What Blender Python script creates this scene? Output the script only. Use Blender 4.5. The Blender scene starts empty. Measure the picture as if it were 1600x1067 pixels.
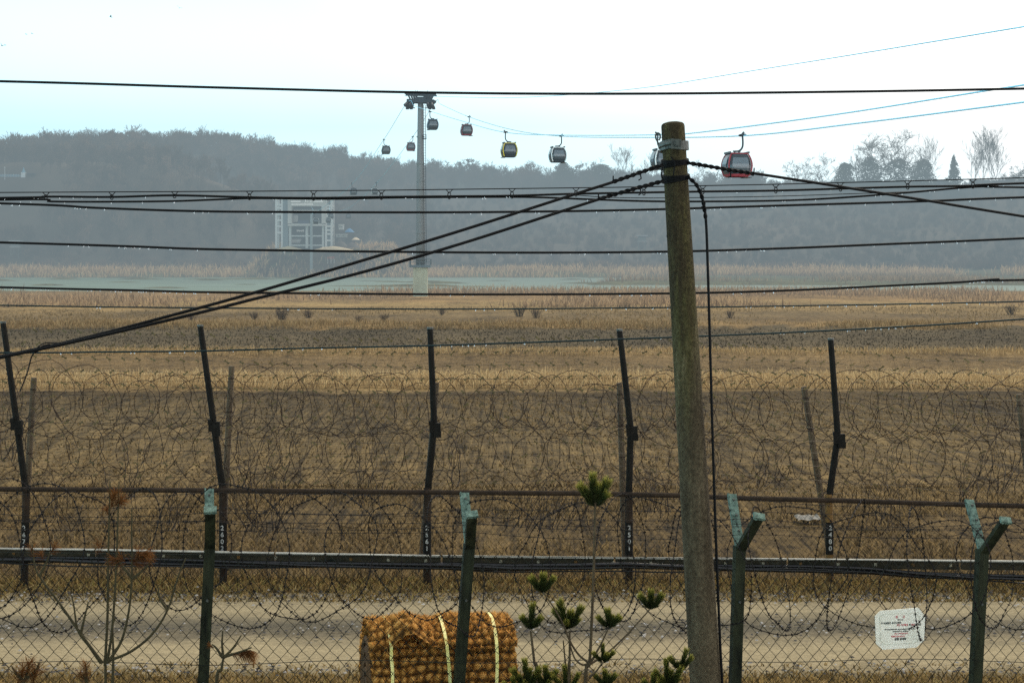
import bpy, math, random
import numpy as np
from mathutils import Vector, Matrix, noise as mn

random.seed(7)
rng = np.random.default_rng(11)
scene = bpy.context.scene
COL = scene.collection
PI = math.pi
F, CX, HY, CZ = 2400.0, 800.0, 400.0, 8.0      # focal length and horizon of the photograph, eye height

def at(px, py, d):
    """point of the place seen at photo pixel px,py at distance d (metres)"""
    return Vector(((px - CX) / F * d, d, CZ + (HY - py) / F * d))

# ------------------------------------------------------------------ materials
def nd(nt, t, **kw):
    n = nt.nodes.new(t)
    for k, v in kw.items():
        setattr(n, k, v)
    return n

def mat(name, col, rough=0.7, metal=0.0, var=0.25, scale=8.0, bump=0.0, col2=None, stretch=(1, 1, 1), detail=6.0, spec=0.35):
    m = bpy.data.materials.new(name); m.use_nodes = True
    nt = m.node_tree; b = nt.nodes['Principled BSDF']
    tc = nd(nt, 'ShaderNodeNewGeometry'); mp = nd(nt, 'ShaderNodeMapping')
    mp.inputs['Scale'].default_value = stretch
    nt.links.new(tc.outputs['Position'], mp.inputs['Vector'])
    nz = nd(nt, 'ShaderNodeTexNoise'); nz.inputs['Scale'].default_value = scale; nz.inputs['Detail'].default_value = detail
    nz.inputs['Roughness'].default_value = 0.65
    nt.links.new(mp.outputs[0], nz.inputs['Vector'])
    cr = nd(nt, 'ShaderNodeValToRGB')
    c1 = tuple(c * (1 - var) for c in col) + (1,)
    c2 = tuple(min(1, c * (1 + var)) for c in (col2 or col)) + (1,)
    cr.color_ramp.elements[0].position = 0.32; cr.color_ramp.elements[0].color = c1
    cr.color_ramp.elements[1].position = 0.68; cr.color_ramp.elements[1].color = c2
    nt.links.new(nz.outputs[0], cr.inputs[0]); nt.links.new(cr.outputs[0], b.inputs['Base Color'])
    b.inputs['Roughness'].default_value = rough; b.inputs['Metallic'].default_value = metal
    b.inputs['Specular IOR Level'].default_value = spec
    if bump:
        bp = nd(nt, 'ShaderNodeBump'); bp.inputs['Strength'].default_value = bump; bp.inputs['Distance'].default_value = 0.02
        nt.links.new(nz.outputs[0], bp.inputs['Height']); nt.links.new(bp.outputs[0], b.inputs['Normal'])
    return m

def tint_mat(name, stops, rough=0.85, transl=0.0):
    """colour taken from the per-vertex attribute 'tint' through a ramp"""
    stops = [(p, (c[0] * .98, c[1] * .87, c[2] * .64)) for p, c in stops]
    m = bpy.data.materials.new(name); m.use_nodes = True
    nt = m.node_tree; b = nt.nodes['Principled BSDF']
    a = nd(nt, 'ShaderNodeAttribute', attribute_name='tint')
    cr = nd(nt, 'ShaderNodeValToRGB')
    el = cr.color_ramp.elements
    el[0].position = stops[0][0]; el[0].color = (*stops[0][1], 1)
    el[1].position = stops[-1][0]; el[1].color = (*stops[-1][1], 1)
    for p, c in stops[1:-1]:
        e = el.new(p); e.color = (*c, 1)
    nt.links.new(a.outputs['Fac'], cr.inputs[0]); nt.links.new(cr.outputs[0], b.inputs['Base Color'])
    b.inputs['Roughness'].default_value = rough; b.inputs['Specular IOR Level'].default_value = 0.2
    if transl:
        tb = nd(nt, 'ShaderNodeBsdfTranslucent'); mxs = nd(nt, 'ShaderNodeMixShader'); mxs.inputs[0].default_value = transl
        out = nt.nodes['Material Output']; nt.links.new(cr.outputs[0], tb.inputs['Color'])
        nt.links.new(b.outputs[0], mxs.inputs[1]); nt.links.new(tb.outputs[0], mxs.inputs[2]); nt.links.new(mxs.outputs[0], out.inputs['Surface'])
    return m

# ------------------------------------------------------------------ mesh builder
class MB:
    def __init__(s): s.v = []; s.f = []; s.t = None
    def add(s, vs, fs):
        o = len(s.v); s.v.extend([tuple(p) for p in vs]); s.f.extend([tuple(i + o for i in f) for f in fs])
    def box(s, c, size, rot=None):
        hx, hy, hz = size[0] / 2, size[1] / 2, size[2] / 2
        vs = [Vector((x, y, z)) for x in (-hx, hx) for y in (-hy, hy) for z in (-hz, hz)]
        if rot is not None: vs = [rot @ p for p in vs]
        c = Vector(c)
        s.add([p + c for p in vs], [(0, 1, 3, 2), (4, 6, 7, 5), (0, 4, 5, 1), (2, 3, 7, 6), (0, 2, 6, 4), (1, 5, 7, 3)])
    def beam(s, a, b, w, h=None, up=(0, 0, 1)):
        """square bar from a to b"""
        a, b = Vector(a), Vector(b); d = (b - a)
        L = d.length; d.normalize()
        u = Vector(up); x = d.cross(u)
        if x.length < 1e-4: x = d.cross(Vector((0, 1, 0)))
        x.normalize(); z = x.cross(d)
        s.box((a + b) / 2, (w, L, h or w), Matrix((x, d, z)).transposed())
    def tube(s, pts, r, n=6, cap=True, closed=False):
        pts = [Vector(p) for p in pts]; m = len(pts)
        rs = r if isinstance(r, (list, tuple)) else [r] * m
        vs = []; prev = None
        for i, p in enumerate(pts):
            if closed: d = pts[(i + 1) % m] - pts[i - 1]
            else: d = pts[min(i + 1, m - 1)] - pts[max(i - 1, 0)]
            if d.length < 1e-9: d = Vector((0, 0, 1))
            d.normalize()
            if prev is None:
                x = d.orthogonal().normalized()
            else:
                x = prev - d * prev.dot(d)
                x = x.normalized() if x.length > 1e-6 else d.orthogonal().normalized()
            prev = x; y = d.cross(x)
            for k in range(n):
                a = 2 * PI * k / n
                vs.append(p + (x * math.cos(a) + y * math.sin(a)) * rs[i])
        fs = []
        for i in range(m if closed else m - 1):
            j = (i + 1) % m
            for k in range(n):
                k2 = (k + 1) % n
                fs.append((i * n + k, i * n + k2, j * n + k2, j * n + k))
        if cap and not closed:
            fs.append(tuple(range(n - 1, -1, -1))); fs.append(tuple((m - 1) * n + k for k in range(n)))
        s.add(vs, fs)
    def lathe(s, prof, c=(0, 0, 0), n=20, top=True):
        """prof: (radius, z) list, about the z axis through c"""
        c = Vector(c); vs = []; fs = []
        for r, z in prof:
            for k in range(n):
                a = 2 * PI * k / n; vs.append(c + Vector((r * math.cos(a), r * math.sin(a), z)))
        for i in range(len(prof) - 1):
            for k in range(n):
                k2 = (k + 1) % n; fs.append((i * n + k, i * n + k2, (i + 1) * n + k2, (i + 1) * n + k))
        fs.append(tuple(range(n - 1, -1, -1))); fs.append(tuple((len(prof) - 1) * n + k for k in range(n)))
        s.add(vs, fs)
    def blob(s, c, r, seed=0, amp=0.25):
        vs = []; n, m = 7, 5; c = Vector(c)
        for i in range(m + 1):
            th = PI * i / m
            for k in range(n):
                a = 2 * PI * k / n
                d = Vector((math.sin(th) * math.cos(a), math.sin(th) * math.sin(a), math.cos(th)))
                q = 1 + amp * mn.noise(d * 1.7 + Vector((seed, 0, 0)))
                vs.append(c + Vector((d.x * r[0], d.y * r[1], d.z * r[2])) * q)
        s.add(vs, [(i * n + k, (i + 1) * n + k, (i + 1) * n + (k + 1) % n, i * n + (k + 1) % n) for i in range(m) for k in range(n)])
    def build(s, name, m, parent=None, smooth=False, tint=None):
        me = bpy.data.meshes.new(name); me.from_pydata(s.v, [], s.f); me.update()
        if tint is not None:
            at_ = me.attributes.new('tint', 'FLOAT', 'POINT'); at_.data.foreach_set('value', np.asarray(tint, dtype=np.float32))
        o = bpy.data.objects.new(name, me); COL.objects.link(o)
        if isinstance(m, (list, tuple)):
            for q in m: me.materials.append(q)
        elif m: me.materials.append(m)
        if smooth: me.polygons.foreach_set('use_smooth', [True] * len(me.polygons))
        if parent: o.parent = parent
        return o

def mesh_np(name, V, Fc, m, tint=None, parent=None, smooth=False):
    me = bpy.data.meshes.new(name)
    V = np.asarray(V, dtype=np.float32).reshape(-1, 3); Fc = np.asarray(Fc, dtype=np.int32); k = Fc.shape[1]
    me.vertices.add(len(V)); me.vertices.foreach_set('co', V.ravel())
    me.loops.add(Fc.size); me.loops.foreach_set('vertex_index', Fc.ravel())
    me.polygons.add(len(Fc)); me.polygons.foreach_set('loop_start', np.arange(0, Fc.size, k, dtype=np.int32))
    me.polygons.foreach_set('loop_total', np.full(len(Fc), k, dtype=np.int32))
    if smooth: me.polygons.foreach_set('use_smooth', np.ones(len(Fc), dtype=bool))
    me.update(calc_edges=True)
    if tint is not None:
        a = me.attributes.new('tint', 'FLOAT', 'POINT'); a.data.foreach_set('value', np.asarray(tint, dtype=np.float32))
    o = bpy.data.objects.new(name, me); COL.objects.link(o); me.materials.append(m)
    if parent: o.parent = parent
    return o

def tag(o, label=None, cat=None, group=None, kind=None):
    if label: o['label'] = label
    if cat: o['category'] = cat
    if group: o['group'] = group
    if kind: o['kind'] = kind
    return o

def empty(name, loc=(0, 0, 0), rz=0.0):
    o = bpy.data.objects.new(name, None); COL.objects.link(o); o.location = loc; o.rotation_euler = (0, 0, rz)
    o.empty_display_size = 0.2
    return o

def copy_tree(o, parent=None):
    c = o.copy(); COL.objects.link(c)
    if parent: c.parent = parent
    for ch in list(o.children): copy_tree(ch, c)
    return c

def smooth_path(pts, k=8):
    """Catmull-Rom through the points"""
    pts = [Vector(p) for p in pts]
    P = [pts[0] * 2 - pts[1]] + pts + [pts[-1] * 2 - pts[-2]]
    out = []
    for i in range(1, len(P) - 2):
        for j in range(k):
            t = j / k; a, b, c, d = P[i - 1], P[i], P[i + 1], P[i + 2]
            out.append(0.5 * ((2 * b) + (c - a) * t + (2 * a - 5 * b + 4 * c - d) * t * t + (3 * b - 3 * c + d - a) * t ** 3))
    out.append(pts[-1]); return out

def text_mesh(name, s, size, m, parent, loc, rot=(PI / 2, 0, 0), align='CENTER', bold=0.0, sx=1.0):
    cu = bpy.data.curves.new(name, 'FONT'); cu.body = s; cu.size = size; cu.align_x = align; cu.align_y = 'CENTER'
    cu.offset = bold; cu.extrude = 0.0006; cu.resolution_u = 3
    t = bpy.data.objects.new(name + '_src', cu); COL.objects.link(t)
    dg = bpy.context.evaluated_depsgraph_get()
    me = bpy.data.meshes.new_from_object(t.evaluated_get(dg)); me.name = name
    bpy.data.objects.remove(t); bpy.data.curves.remove(cu)
    me.materials.clear(); me.materials.append(m)
    o = bpy.data.objects.new(name, me); COL.objects.link(o); o.location = loc; o.rotation_euler = rot; o.scale = (sx, 1, 1)
    o.parent = parent
    return o

# palette
M = {}
M['pole'] = None
M['dark_metal'] = mat('dark_painted_steel', (0.009, 0.008, 0.006), 0.75, 0.0, 0.4, 12, spec=.12)
M['rust'] = mat('rusty_brown_steel', (0.026, 0.015, 0.007), 0.9, 0.0, 0.5, 9, 0.2, stretch=(1, 1, .4))
M['ochre'] = mat('ochre_bare_steel', (0.16, 0.085, 0.02), 0.75, 0.0, 0.35, 9)
M['green_dark'] = mat('dark_green_paint', (0.008, 0.011, 0.006), 0.7, 0.0, 0.45, 14, spec=.12, col2=(0.024, 0.028, 0.014), stretch=(1, 1, .25))
M['green_lit'] = mat('weathered_green_paint_lit', (0.05, 0.105, 0.08), 0.8, 0.0, 0.5, 34, 0.3, col2=(0.12, 0.18, 0.14))  # chipped paint; light falling on far arms and caps put into a paler green
M['wire_dark'] = mat('dark_wire', (0.010, 0.008, 0.007), 0.7, 0.0, 0.3, 6, spec=.15)
M['wire_green'] = mat('green_coated_wire', (0.012, 0.015, 0.010), 0.65, 0.0, 0.4, 5, spec=.15)
M['wire_brown'] = mat('rusty_razor_wire', (0.026, 0.015, 0.010), 0.7, 0.0, 0.5, 4, spec=.15)
M['wire_pale'] = mat('galvanised_thin_wire', (0.085, 0.066, 0.040), 0.6, 0.2, 0.6, 3)
M['clip'] = mat('ochre_wire_clip', (0.10, 0.075, 0.025), 0.6, 0.2, 0.5, 9)
M['rubber'] = mat('black_cable_rubber', (0.004, 0.004, 0.004), 0.7, 0.0, 0.3, 6, spec=.12)
M['rubber_teal'] = mat('dark_teal_cable', (0.006, 0.020, 0.022), 0.6, 0.0, 0.3, 6, spec=.15)
M['rubber_wet'] = mat('wet_black_cable_rubber', (0.006, 0.007, 0.008), 0.3, 0.0, 0.3, 6, spec=.5)
M['drop'] = mat('water_drop', (0.85, 0.88, 0.9), 0.05, 0.0, 0.0, 1, spec=1.0)
M['tray'] = mat('olive_steel_channel', (0.026, 0.031, 0.020), 0.8, 0.0, 0.6, 3, spec=.15, col2=(0.042, 0.034, 0.020), stretch=(1, 1, 3))
M['tray_highlight'] = mat('painted_edge_highlight', (0.36, 0.36, 0.31), 0.6, 0.0, 0.35, 6)  # highlight along the channel's top put into a bright strip
M['white'] = mat('white_paint', (0.78, 0.78, 0.74), 0.6, 0.0, 0.06, 6)
M['stencil'] = mat('worn_white_stencil', (.34, .34, .31), .8, 0, .5, 30)
M['sign'] = mat('off_white_sign_plastic', (0.86, 0.85, 0.70), 0.5, 0.0, 0.06, 7, col2=(0.88, 0.86, 0.74))
M['ink_black'] = mat('black_ink', (0.03, 0.04, 0.035), 0.7, 0, 0.1, 5)
M['ink_red'] = mat('red_ink', (0.62, 0.12, 0.13), 0.7, 0, 0.1, 5)
M['ink_faint'] = mat('faded_line_ink', (0.62, 0.62, 0.50), 0.7, 0, 0.1, 5)
M['strap'] = mat('yellow_plastic_strap', (0.86, 0.78, 0.20), 0.4, 0, 0.14, 18, col2=(0.85, 0.82, 0.36))
M['grey_wood'] = mat('weathered_grey_brown_post', (0.085, 0.062, 0.036), 0.9, 0, 0.35, 6, 0.2, stretch=(1, 1, .3))
M['galv'] = mat('galvanised_steel', (0.055, 0.06, 0.05), 0.5, 0.2, 0.5, 25)
M['bolt_pale'] = mat('pale_zinc_bolt', (.30, .28, .20), .6, .2, .3, 20)

# ------------------------------------------------------------------ camera, light, sky
cam = bpy.data.cameras.new('camera'); co = bpy.data.objects.new('camera', cam); COL.objects.link(co)
co.location = (0, 0, CZ); co.rotation_euler = (PI / 2, 0, 0)
cam.sensor_width = 36.0; cam.lens = F / 1600 * 36; cam.shift_y = -(533.5 - HY) / 1600; cam.clip_start = 0.2; cam.clip_end = 6000
scene.camera = co
SUN_EL, SUN_AZ = math.radians(48), math.radians(24)    # from beyond the field, a little to the right
sl = bpy.data.lights.new('sun', 'SUN'); so = bpy.data.objects.new('sun', sl); COL.objects.link(so)
sl.energy = 2.1; sl.angle = math.radians(14); sl.color = (1.0, 0.90, 0.72)
sd = Vector((math.sin(SUN_AZ) * math.cos(SUN_EL), math.cos(SUN_AZ) * math.cos(SUN_EL), math.sin(SUN_EL)))
so.rotation_euler = sd.to_track_quat('Z', 'Y').to_euler()
w = bpy.data.worlds.new('World'); scene.world = w; w.use_nodes = True
nt = w.node_tree; nt.nodes.clear()
sky = nd(nt, 'ShaderNodeTexSky', sky_type='NISHITA'); sky.sun_disc = False; sky.sun_elevation = SUN_EL; sky.sun_rotation = SUN_AZ
sky.air_density = 1.5; sky.dust_density = 4.0
bg1 = nd(nt, 'ShaderNodeBackground'); bg1.inputs['Strength'].default_value = 0.05
nt.links.new(sky.outputs[0], bg1.inputs['Color'])
tc = nd(nt, 'ShaderNodeTexCoord'); sx = nd(nt, 'ShaderNodeSeparateXYZ'); nt.links.new(tc.outputs['Generated'], sx.inputs[0])
# overcast veil: whiter to the right and upward, pale blue low on the left; brightest toward the horizon beyond the mist
hx = nd(nt, 'ShaderNodeMath', operation='MULTIPLY_ADD'); hx.inputs[1].default_value = 1.15; hx.inputs[2].default_value = 0.30
nt.links.new(sx.outputs['X'], hx.inputs[0])
hz = nd(nt, 'ShaderNodeMath', operation='MULTIPLY_ADD'); hz.inputs[1].default_value = 2.6; nt.links.new(sx.outputs['Z'], hz.inputs[0]); nt.links.new(hx.outputs[0], hz.inputs[2])
cn = nd(nt, 'ShaderNodeTexNoise'); cn.inputs['Scale'].default_value = 3.0; cn.inputs['Detail'].default_value = 4
nt.links.new(tc.outputs['Generated'], cn.inputs['Vector'])
cm = nd(nt, 'ShaderNodeMath', operation='MULTIPLY_ADD'); cm.inputs[1].default_value = 0.35; nt.links.new(cn.outputs[0], cm.inputs[0]); nt.links.new(hz.outputs[0], cm.inputs[2])
skr = nd(nt, 'ShaderNodeValToRGB'); e = skr.color_ramp.elements
e[0].position = 0.30; e[0].color = (0.50, 0.86, 1.0, 1); e[1].position = 1.0; e[1].color = (1, 1, 1, 1)
q = e.new(0.70); q.color = (0.68, 0.96, 1.03, 1)
nt.links.new(cm.outputs[0], skr.inputs[0])
st = nd(nt, 'ShaderNodeValToRGB'); e = st.color_ramp.elements        # brightness by height over the horizon
e[0].position = 0.0; e[0].color = (2.5, 2.5, 2.5, 1); e[1].position = 0.45; e[1].color = (.34, .34, .34, 1)
for p_, v_ in ((.055, 1.72), (.09, 1.12), (.17, .50), (.26, .38)):
    q = e.new(p_); q.color = (v_, v_, v_, 1)
nt.links.new(sx.outputs['Z'], st.inputs[0])
az = nd(nt, 'ShaderNodeMapRange'); az.inputs['From Min'].default_value = -.6; az.inputs['From Max'].default_value = .7; az.inputs['To Min'].default_value = 1.9; az.inputs['To Max'].default_value = 2.9
nt.links.new(sx.outputs['Y'], az.inputs['Value'])
stm = nd(nt, 'ShaderNodeMath', operation='MULTIPLY'); nt.links.new(st.outputs[0], stm.inputs[0]); nt.links.new(az.outputs[0], stm.inputs[1])
bg2 = nd(nt, 'ShaderNodeBackground'); nt.links.new(skr.outputs[0], bg2.inputs['Color']); nt.links.new(stm.outputs[0], bg2.inputs['Strength'])
ad = nd(nt, 'ShaderNodeAddShader'); nt.links.new(bg1.outputs[0], ad.inputs[0]); nt.links.new(bg2.outputs[0], ad.inputs[1])
wo = nd(nt, 'ShaderNodeOutputWorld'); nt.links.new(ad.outputs[0], wo.inputs['Surface'])
scene.view_settings.view_transform = 'Standard'; scene.view_settings.look = 'None'; scene.view_settings.exposure = 0
scene.cycles.max_bounces = 5; scene.cycles.diffuse_bounces = 2; scene.cycles.glossy_bounces = 2; scene.cycles.use_denoising = False; scene.cycles.volume_step_rate = 1.0; scene.cycles.volume_max_steps = 64

# river-valley mist: one haze volume, its glow standing in for scattered daylight, the camera stands in it
hm = bpy.data.materials.new('thin_mist'); hm.use_nodes = True; nt = hm.node_tree; nt.nodes.clear()
va = nd(nt, 'ShaderNodeVolumeAbsorption'); va.inputs['Color'].default_value = (0, 0, 0, 1); va.inputs['Density'].default_value = 1 / 820
em = nd(nt, 'ShaderNodeEmission'); em.inputs['Color'].default_value = (0.255, 0.328, 0.36, 1); em.inputs['Strength'].default_value = 1 / 820
geo = nd(nt, 'ShaderNodeNewGeometry'); sp = nd(nt, 'ShaderNodeSeparateXYZ'); nt.links.new(geo.outputs['Position'], sp.inputs[0])
dn = nd(nt, 'ShaderNodeMapRange'); dn.inputs['From Min'].default_value = 110; dn.inputs['From Max'].default_value = 380; dn.inputs['To Min'].default_value = 1 / 6000; dn.inputs['To Max'].default_value = 1 / 480
nt.links.new(sp.outputs['Y'], dn.inputs['Value'])
d2 = nd(nt, 'ShaderNodeMapRange'); d2.inputs['From Min'].default_value = 715; d2.inputs['From Max'].default_value = 790; d2.inputs['To Min'].default_value = 0; d2.inputs['To Max'].default_value = 1 / 260; nt.links.new(sp.outputs['Y'], d2.inputs['Value'])
d3 = nd(nt, 'ShaderNodeMapRange'); d3.inputs['From Min'].default_value = 25; d3.inputs['From Max'].default_value = 72; d3.inputs['To Min'].default_value = 1; d3.inputs['To Max'].default_value = 0; nt.links.new(sp.outputs['Z'], d3.inputs['Value'])
ds = nd(nt, 'ShaderNodeMath', operation='MULTIPLY_ADD'); nt.links.new(d2.outputs[0], ds.inputs[0]); nt.links.new(d3.outputs[0], ds.inputs[1]); nt.links.new(dn.outputs[0], ds.inputs[2])      # the back valley mist lies low
nt.links.new(ds.outputs[0], va.inputs['Density']); nt.links.new(ds.outputs[0], em.inputs['Strength'])      # mist thickens over the river
ad = nd(nt, 'ShaderNodeAddShader'); nt.links.new(va.outputs[0], ad.inputs[0]); nt.links.new(em.outputs[0], ad.inputs[1])
mo = nd(nt, 'ShaderNodeOutputMaterial'); nt.links.new(ad.outputs[0], mo.inputs['Volume'])
b = MB(); b.box((0, 350, 33), (1600, 1160, 106)); hz_o = b.build('haze', hm)
tag(hz_o, 'thin bluish mist hanging over the river valley', kind='structure')

# ------------------------------------------------------------------ ground
TREETOP = [(-400, 235), (0, 222), (100, 213), (200, 208), (300, 207), (380, 211), (430, 222), (500, 232), (560, 240), (610, 250), (680, 258), (740, 260), (830, 266), (900, 268), (1000, 268), (1100, 284), (1200, 276), (1300, 275), (1400, 275), (1500, 280), (1600, 268), (2000, 250)]
def lerp_tab(tab, x):
    return float(np.interp(x, [a for a, _ in tab], [b for _, b in tab]))
YC_TAB = [(-400, 760), (180, 770), (330, 880), (640, 890), (1000, 890), (1200, 840), (1700, 830)]
RIDGE = [(-400, 250), (150, 250), (250, 255), (310, 272), (380, 297), (450, 326), (520, 356), (600, 398)]     # nearer, darker spur of the left hill
FOOT = 640.0
def hill(px, Y):
    yc = lerp_tab(YC_TAB, px)
    top = CZ + (HY - lerp_tab(TREETOP, px) - (25 if px < 1100 else 19)) / F * yc
    s = min(1.0, max(0.0, (Y - FOOT) / (yc - FOOT)))
    e = s * s * (3 - 2 * s) * 0.45 + s * 0.55
    h = 1.6 + (top - 1.6) * e
    h += 2.2 * s * (1 - s) * 4 * mn.noise(Vector((px / 90, Y / 60, 3.3)))
    if Y > yc: h = top - (Y - yc) * 0.02
    if px < 600 and Y < 800:
        t1 = CZ + (HY - lerp_tab(RIDGE, px)) / F * 705
        u = max(0.0, min(1.0, (Y - FOOT) / 65)) if Y < 705 else max(0.0, 1 - (Y - 705) / 70)
        h = max(h if Y > 700 else min(h, t1), 1.6 + (t1 - 1.6) * (u * .6 + .4 * u * u * (3 - 2 * u)))
    return h
BASE = [(-60, 4.7), (10.5, 4.7), (12, 4.48), (13.2, 4.27), (14.7, 3.99), (18.9, 3.98), (20, 3.72), (22, 2.95), (30, .7), (36, 0.02), (40, 0), (352, 0), (362, -.5), (372, -1.2), (592, -1.2), (602, -.3), (612, .5), (640, 1.6)]
def ground_z(px, X, Y):
    if Y > 604:
        z = hill(px, Y) if Y > FOOT else lerp_tab(BASE, Y)
        # the cut terrace the far station stands on
        k = max(0.0, 1 - max(0, abs(px - 520) - 95) / 40)
        if k > 0:
            t = 11.0 if Y > 622 else 1.0 + 10 * max(0, min(1, (Y - 606) / 16))
            kk = k * (1.0 if Y < 655 else max(0, 1 - (Y - 655) / 30))
            z = z * (1 - kk) + max(z if Y > 655 else 0, t) * kk
        if Y < 645: z += 2.0 * max(0, mn.noise(Vector((X / 38, Y / 30, 6))) + .15) * (1 - kk if k > 0 else 1)
        return z
    z = lerp_tab(BASE, Y)
    if Y > 350:      # reed point that narrows the river on the right
        k = max(0.0, min(1.0, (px - 905 - 90 * mn.noise(Vector((Y / 45, 0, 2))) + (Y - 480) * -.9) / 60)) * max(0, min(1, (Y - 430) / 25))
        if 372 < Y < 596: z += max(-.3, 1.9 * mn.noise(Vector((X / 60, Y / 16, 8))) + .9 * mn.noise(Vector((X / 14, Y / 9, 4))) + .1)
        if 604 < Y < 641: z += 2.0 * max(0, mn.noise(Vector((X / 38, Y / 30, 6))) + .15)
        z = z * (1 - k) + .35 * k if Y < 612 else z
    if 36 < Y < 350:
        z += 0.10 * mn.noise(Vector((X / 6, Y / 3, 0))) + 0.05 * mn.noise(Vector((X / 1.3, Y / 1.1, 5)))
        z += .35 * math.exp(-((Y - 95.5) / 2.2) ** 2) + .25 * math.exp(-((Y - 125) / 2.5) ** 2) + .3 * math.exp(-((Y - 172) / 5) ** 2)
    elif 10 < Y < 36 and not 14.6 < Y < 18.8:
        z += 0.03 * mn.noise(Vector((X / .5, Y / .5, 0)))
    return z
def hit(px, py, lo=610.0, hi=1000.0):
    """first point of the hillside met along a photo pixel"""
    y = lo
    while y < hi:
        X = (px - CX) / F * y
        if ground_z(px, X, y) >= CZ + (HY - py) / F * y: return y
        y += 1.0
    return hi
ys = [-60, -30, -10, 0, 4, 8] + list(np.arange(9, 22, .3)) + list(np.arange(22, 40, 1.0)) + list(np.geomspace(40, 350, 190)) + \
     [352, 356, 360, 364, 368, 372, 380, 388, 396, 404, 412, 420, 430, 440, 450, 460, 470, 480, 490, 500, 510, 520, 530, 540, 550, 560, 570, 580, 590] + list(np.arange(594, 624, 2.5)) + list(np.arange(626, 960, 9)) + [1000, 1080, 1200, 1500, 2200, 4000]
us = np.linspace(-1, 1, 241)
V = []
for Y in ys:
    half = 14 + 0.62 * max(Y, 0)
    for u in us:
        X = u * half
        px = CX + F * X / max(Y, 1.0)
        V.append((X, Y, ground_z(px, X, Y)))
nu = len(us); Fc = [(j * nu + i, j * nu + i + 1, (j + 1) * nu + i + 1, (j + 1) * nu + i) for j in range(len(ys) - 1) for i in range(nu - 1)]

gm = bpy.data.materials.new('winter_field_soil'); gm.use_nodes = True; nt = gm.node_tree; gb = nt.nodes['Principled BSDF']
gb.inputs['Roughness'].default_value = 0.95; gb.inputs['Specular IOR Level'].default_value = 0.1
geo = nd(nt, 'ShaderNodeNewGeometry'); sp = nd(nt, 'ShaderNodeSeparateXYZ'); nt.links.new(geo.outputs['Position'], sp.inputs[0])
def noise_node(scale, stretch=(1, 1, 1), detail=5, rough=.6, rot=0.0):
    mp = nd(nt, 'ShaderNodeMapping'); mp.inputs['Scale'].default_value = stretch; mp.inputs['Rotation'].default_value = (0, 0, rot)
    nt.links.new(geo.outputs['Position'], mp.inputs[0])
    n = nd(nt, 'ShaderNodeTexNoise'); n.inputs['Scale'].default_value = scale; n.inputs['Detail'].default_value = detail; n.inputs['Roughness'].default_value = rough
    nt.links.new(mp.outputs[0], n.inputs['Vector']); return n
def mathn(op, a, b=None, c=None):
    n = nd(nt, 'ShaderNodeMath', operation=op)
    for i, x in enumerate((a, b, c)):
        if x is None: continue
        if isinstance(x, (int, float)): n.inputs[i].default_value = x
        else: nt.links.new(x, n.inputs[i])
    return n.outputs[0]
yc_ = mathn('MAXIMUM', sp.outputs['Y'], 20.0)
f0 = mathn('DIVIDE', 8.0 * F / 700, yc_)
wob = noise_node(.03, (1, .4, 1), 4).outputs[0]
wob2 = noise_node(.35, (1, .5, 1), 4).outputs[0]
wv = mathn('ADD', mathn('MULTIPLY', mathn('SUBTRACT', wob, .5), .030), mathn('MULTIPLY', mathn('SUBTRACT', wob2, .5), .022))
fr = mathn('ADD', f0, wv)
ramp = nd(nt, 'ShaderNodeValToRGB'); el = ramp.color_ramp.elements
ST = [(0.0, (.085, .080, .055)), (.036, (.10, .115, .075)), (.045, (.12, .14, .095)), (.070, (.12, .13, .085)), (.085, (.24, .17, .095)), (.098, (.25, .18, .10)), (.105, (.30, .235, .13)), (.122, (.22, .17, .095)), (.130, (.15, .122, .08)),
      (.146, (.155, .12, .075)), (.152, (.25, .185, .10)), (.160, (.20, .15, .085)), (.164, (.082, .072, .053)), (.204, (.085, .074, .054)), (.212, (.21, .165, .10)), (.222, (.155, .12, .074)), (.25, (.13, .10, .06)),
      (.278, (.14, .11, .065)), (.283, (.20, .16, .10)), (.300, (.19, .15, .09)), (.305, (.05, .04, .024)), (.318, (.075, .06, .036)), (.36, (.10, .082, .05)), (.45, (.125, .10, .058)), (.54, (.12, .093, .05)), (.62, (.10, .077, .042)), (.72, (.115, .088, .046)), (1.0, (.12, .09, .05))]  # dark stop before the straw bank: its shadow put into the soil colour
el[0].position, el[0].color = ST[0][0], (*ST[0][1], 1); el[1].position, el[1].color = ST[-1][0], (*ST[-1][1], 1)
for p_, c_ in ST[1:-1]:
    x_ = el.new(p_); x_.color = (*c_, 1)
for x_ in el: x_.color = (x_.color[0] * .92, x_.color[1] * .79, x_.color[2] * .55, 1)
nt.links.new(fr, ramp.inputs[0])
# soil lumps, stubble and furrow streaks
lump = noise_node(1.1, (1, .45, 1), 8, .7).outputs[0]
patch = noise_node(.09, (1, .5, 1), 5, .6).outputs[0]
furr = noise_node(1.0, (4.2, .09, 1), 6, .7, rot=math.radians(-9)).outputs[0]
fine = noise_node(5, (1, .35, 1), 8, .85).outputs[0]
near = nd(nt, 'ShaderNodeMapRange'); near.inputs['From Min'].default_value = 92; near.inputs['From Max'].default_value = 86; nt.links.new(sp.outputs['Y'], near.inputs['Value'])
hillm = nd(nt, 'ShaderNodeMapRange'); hillm.inputs['From Min'].default_value = 625; hillm.inputs['From Max'].default_value = 650; nt.links.new(sp.outputs['Y'], hillm.inputs['Value'])
wmap = nd(nt, 'ShaderNodeMapping'); wmap.inputs['Rotation'].default_value = (0, 0, math.radians(-9)); nt.links.new(geo.outputs['Position'], wmap.inputs[0])
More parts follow.
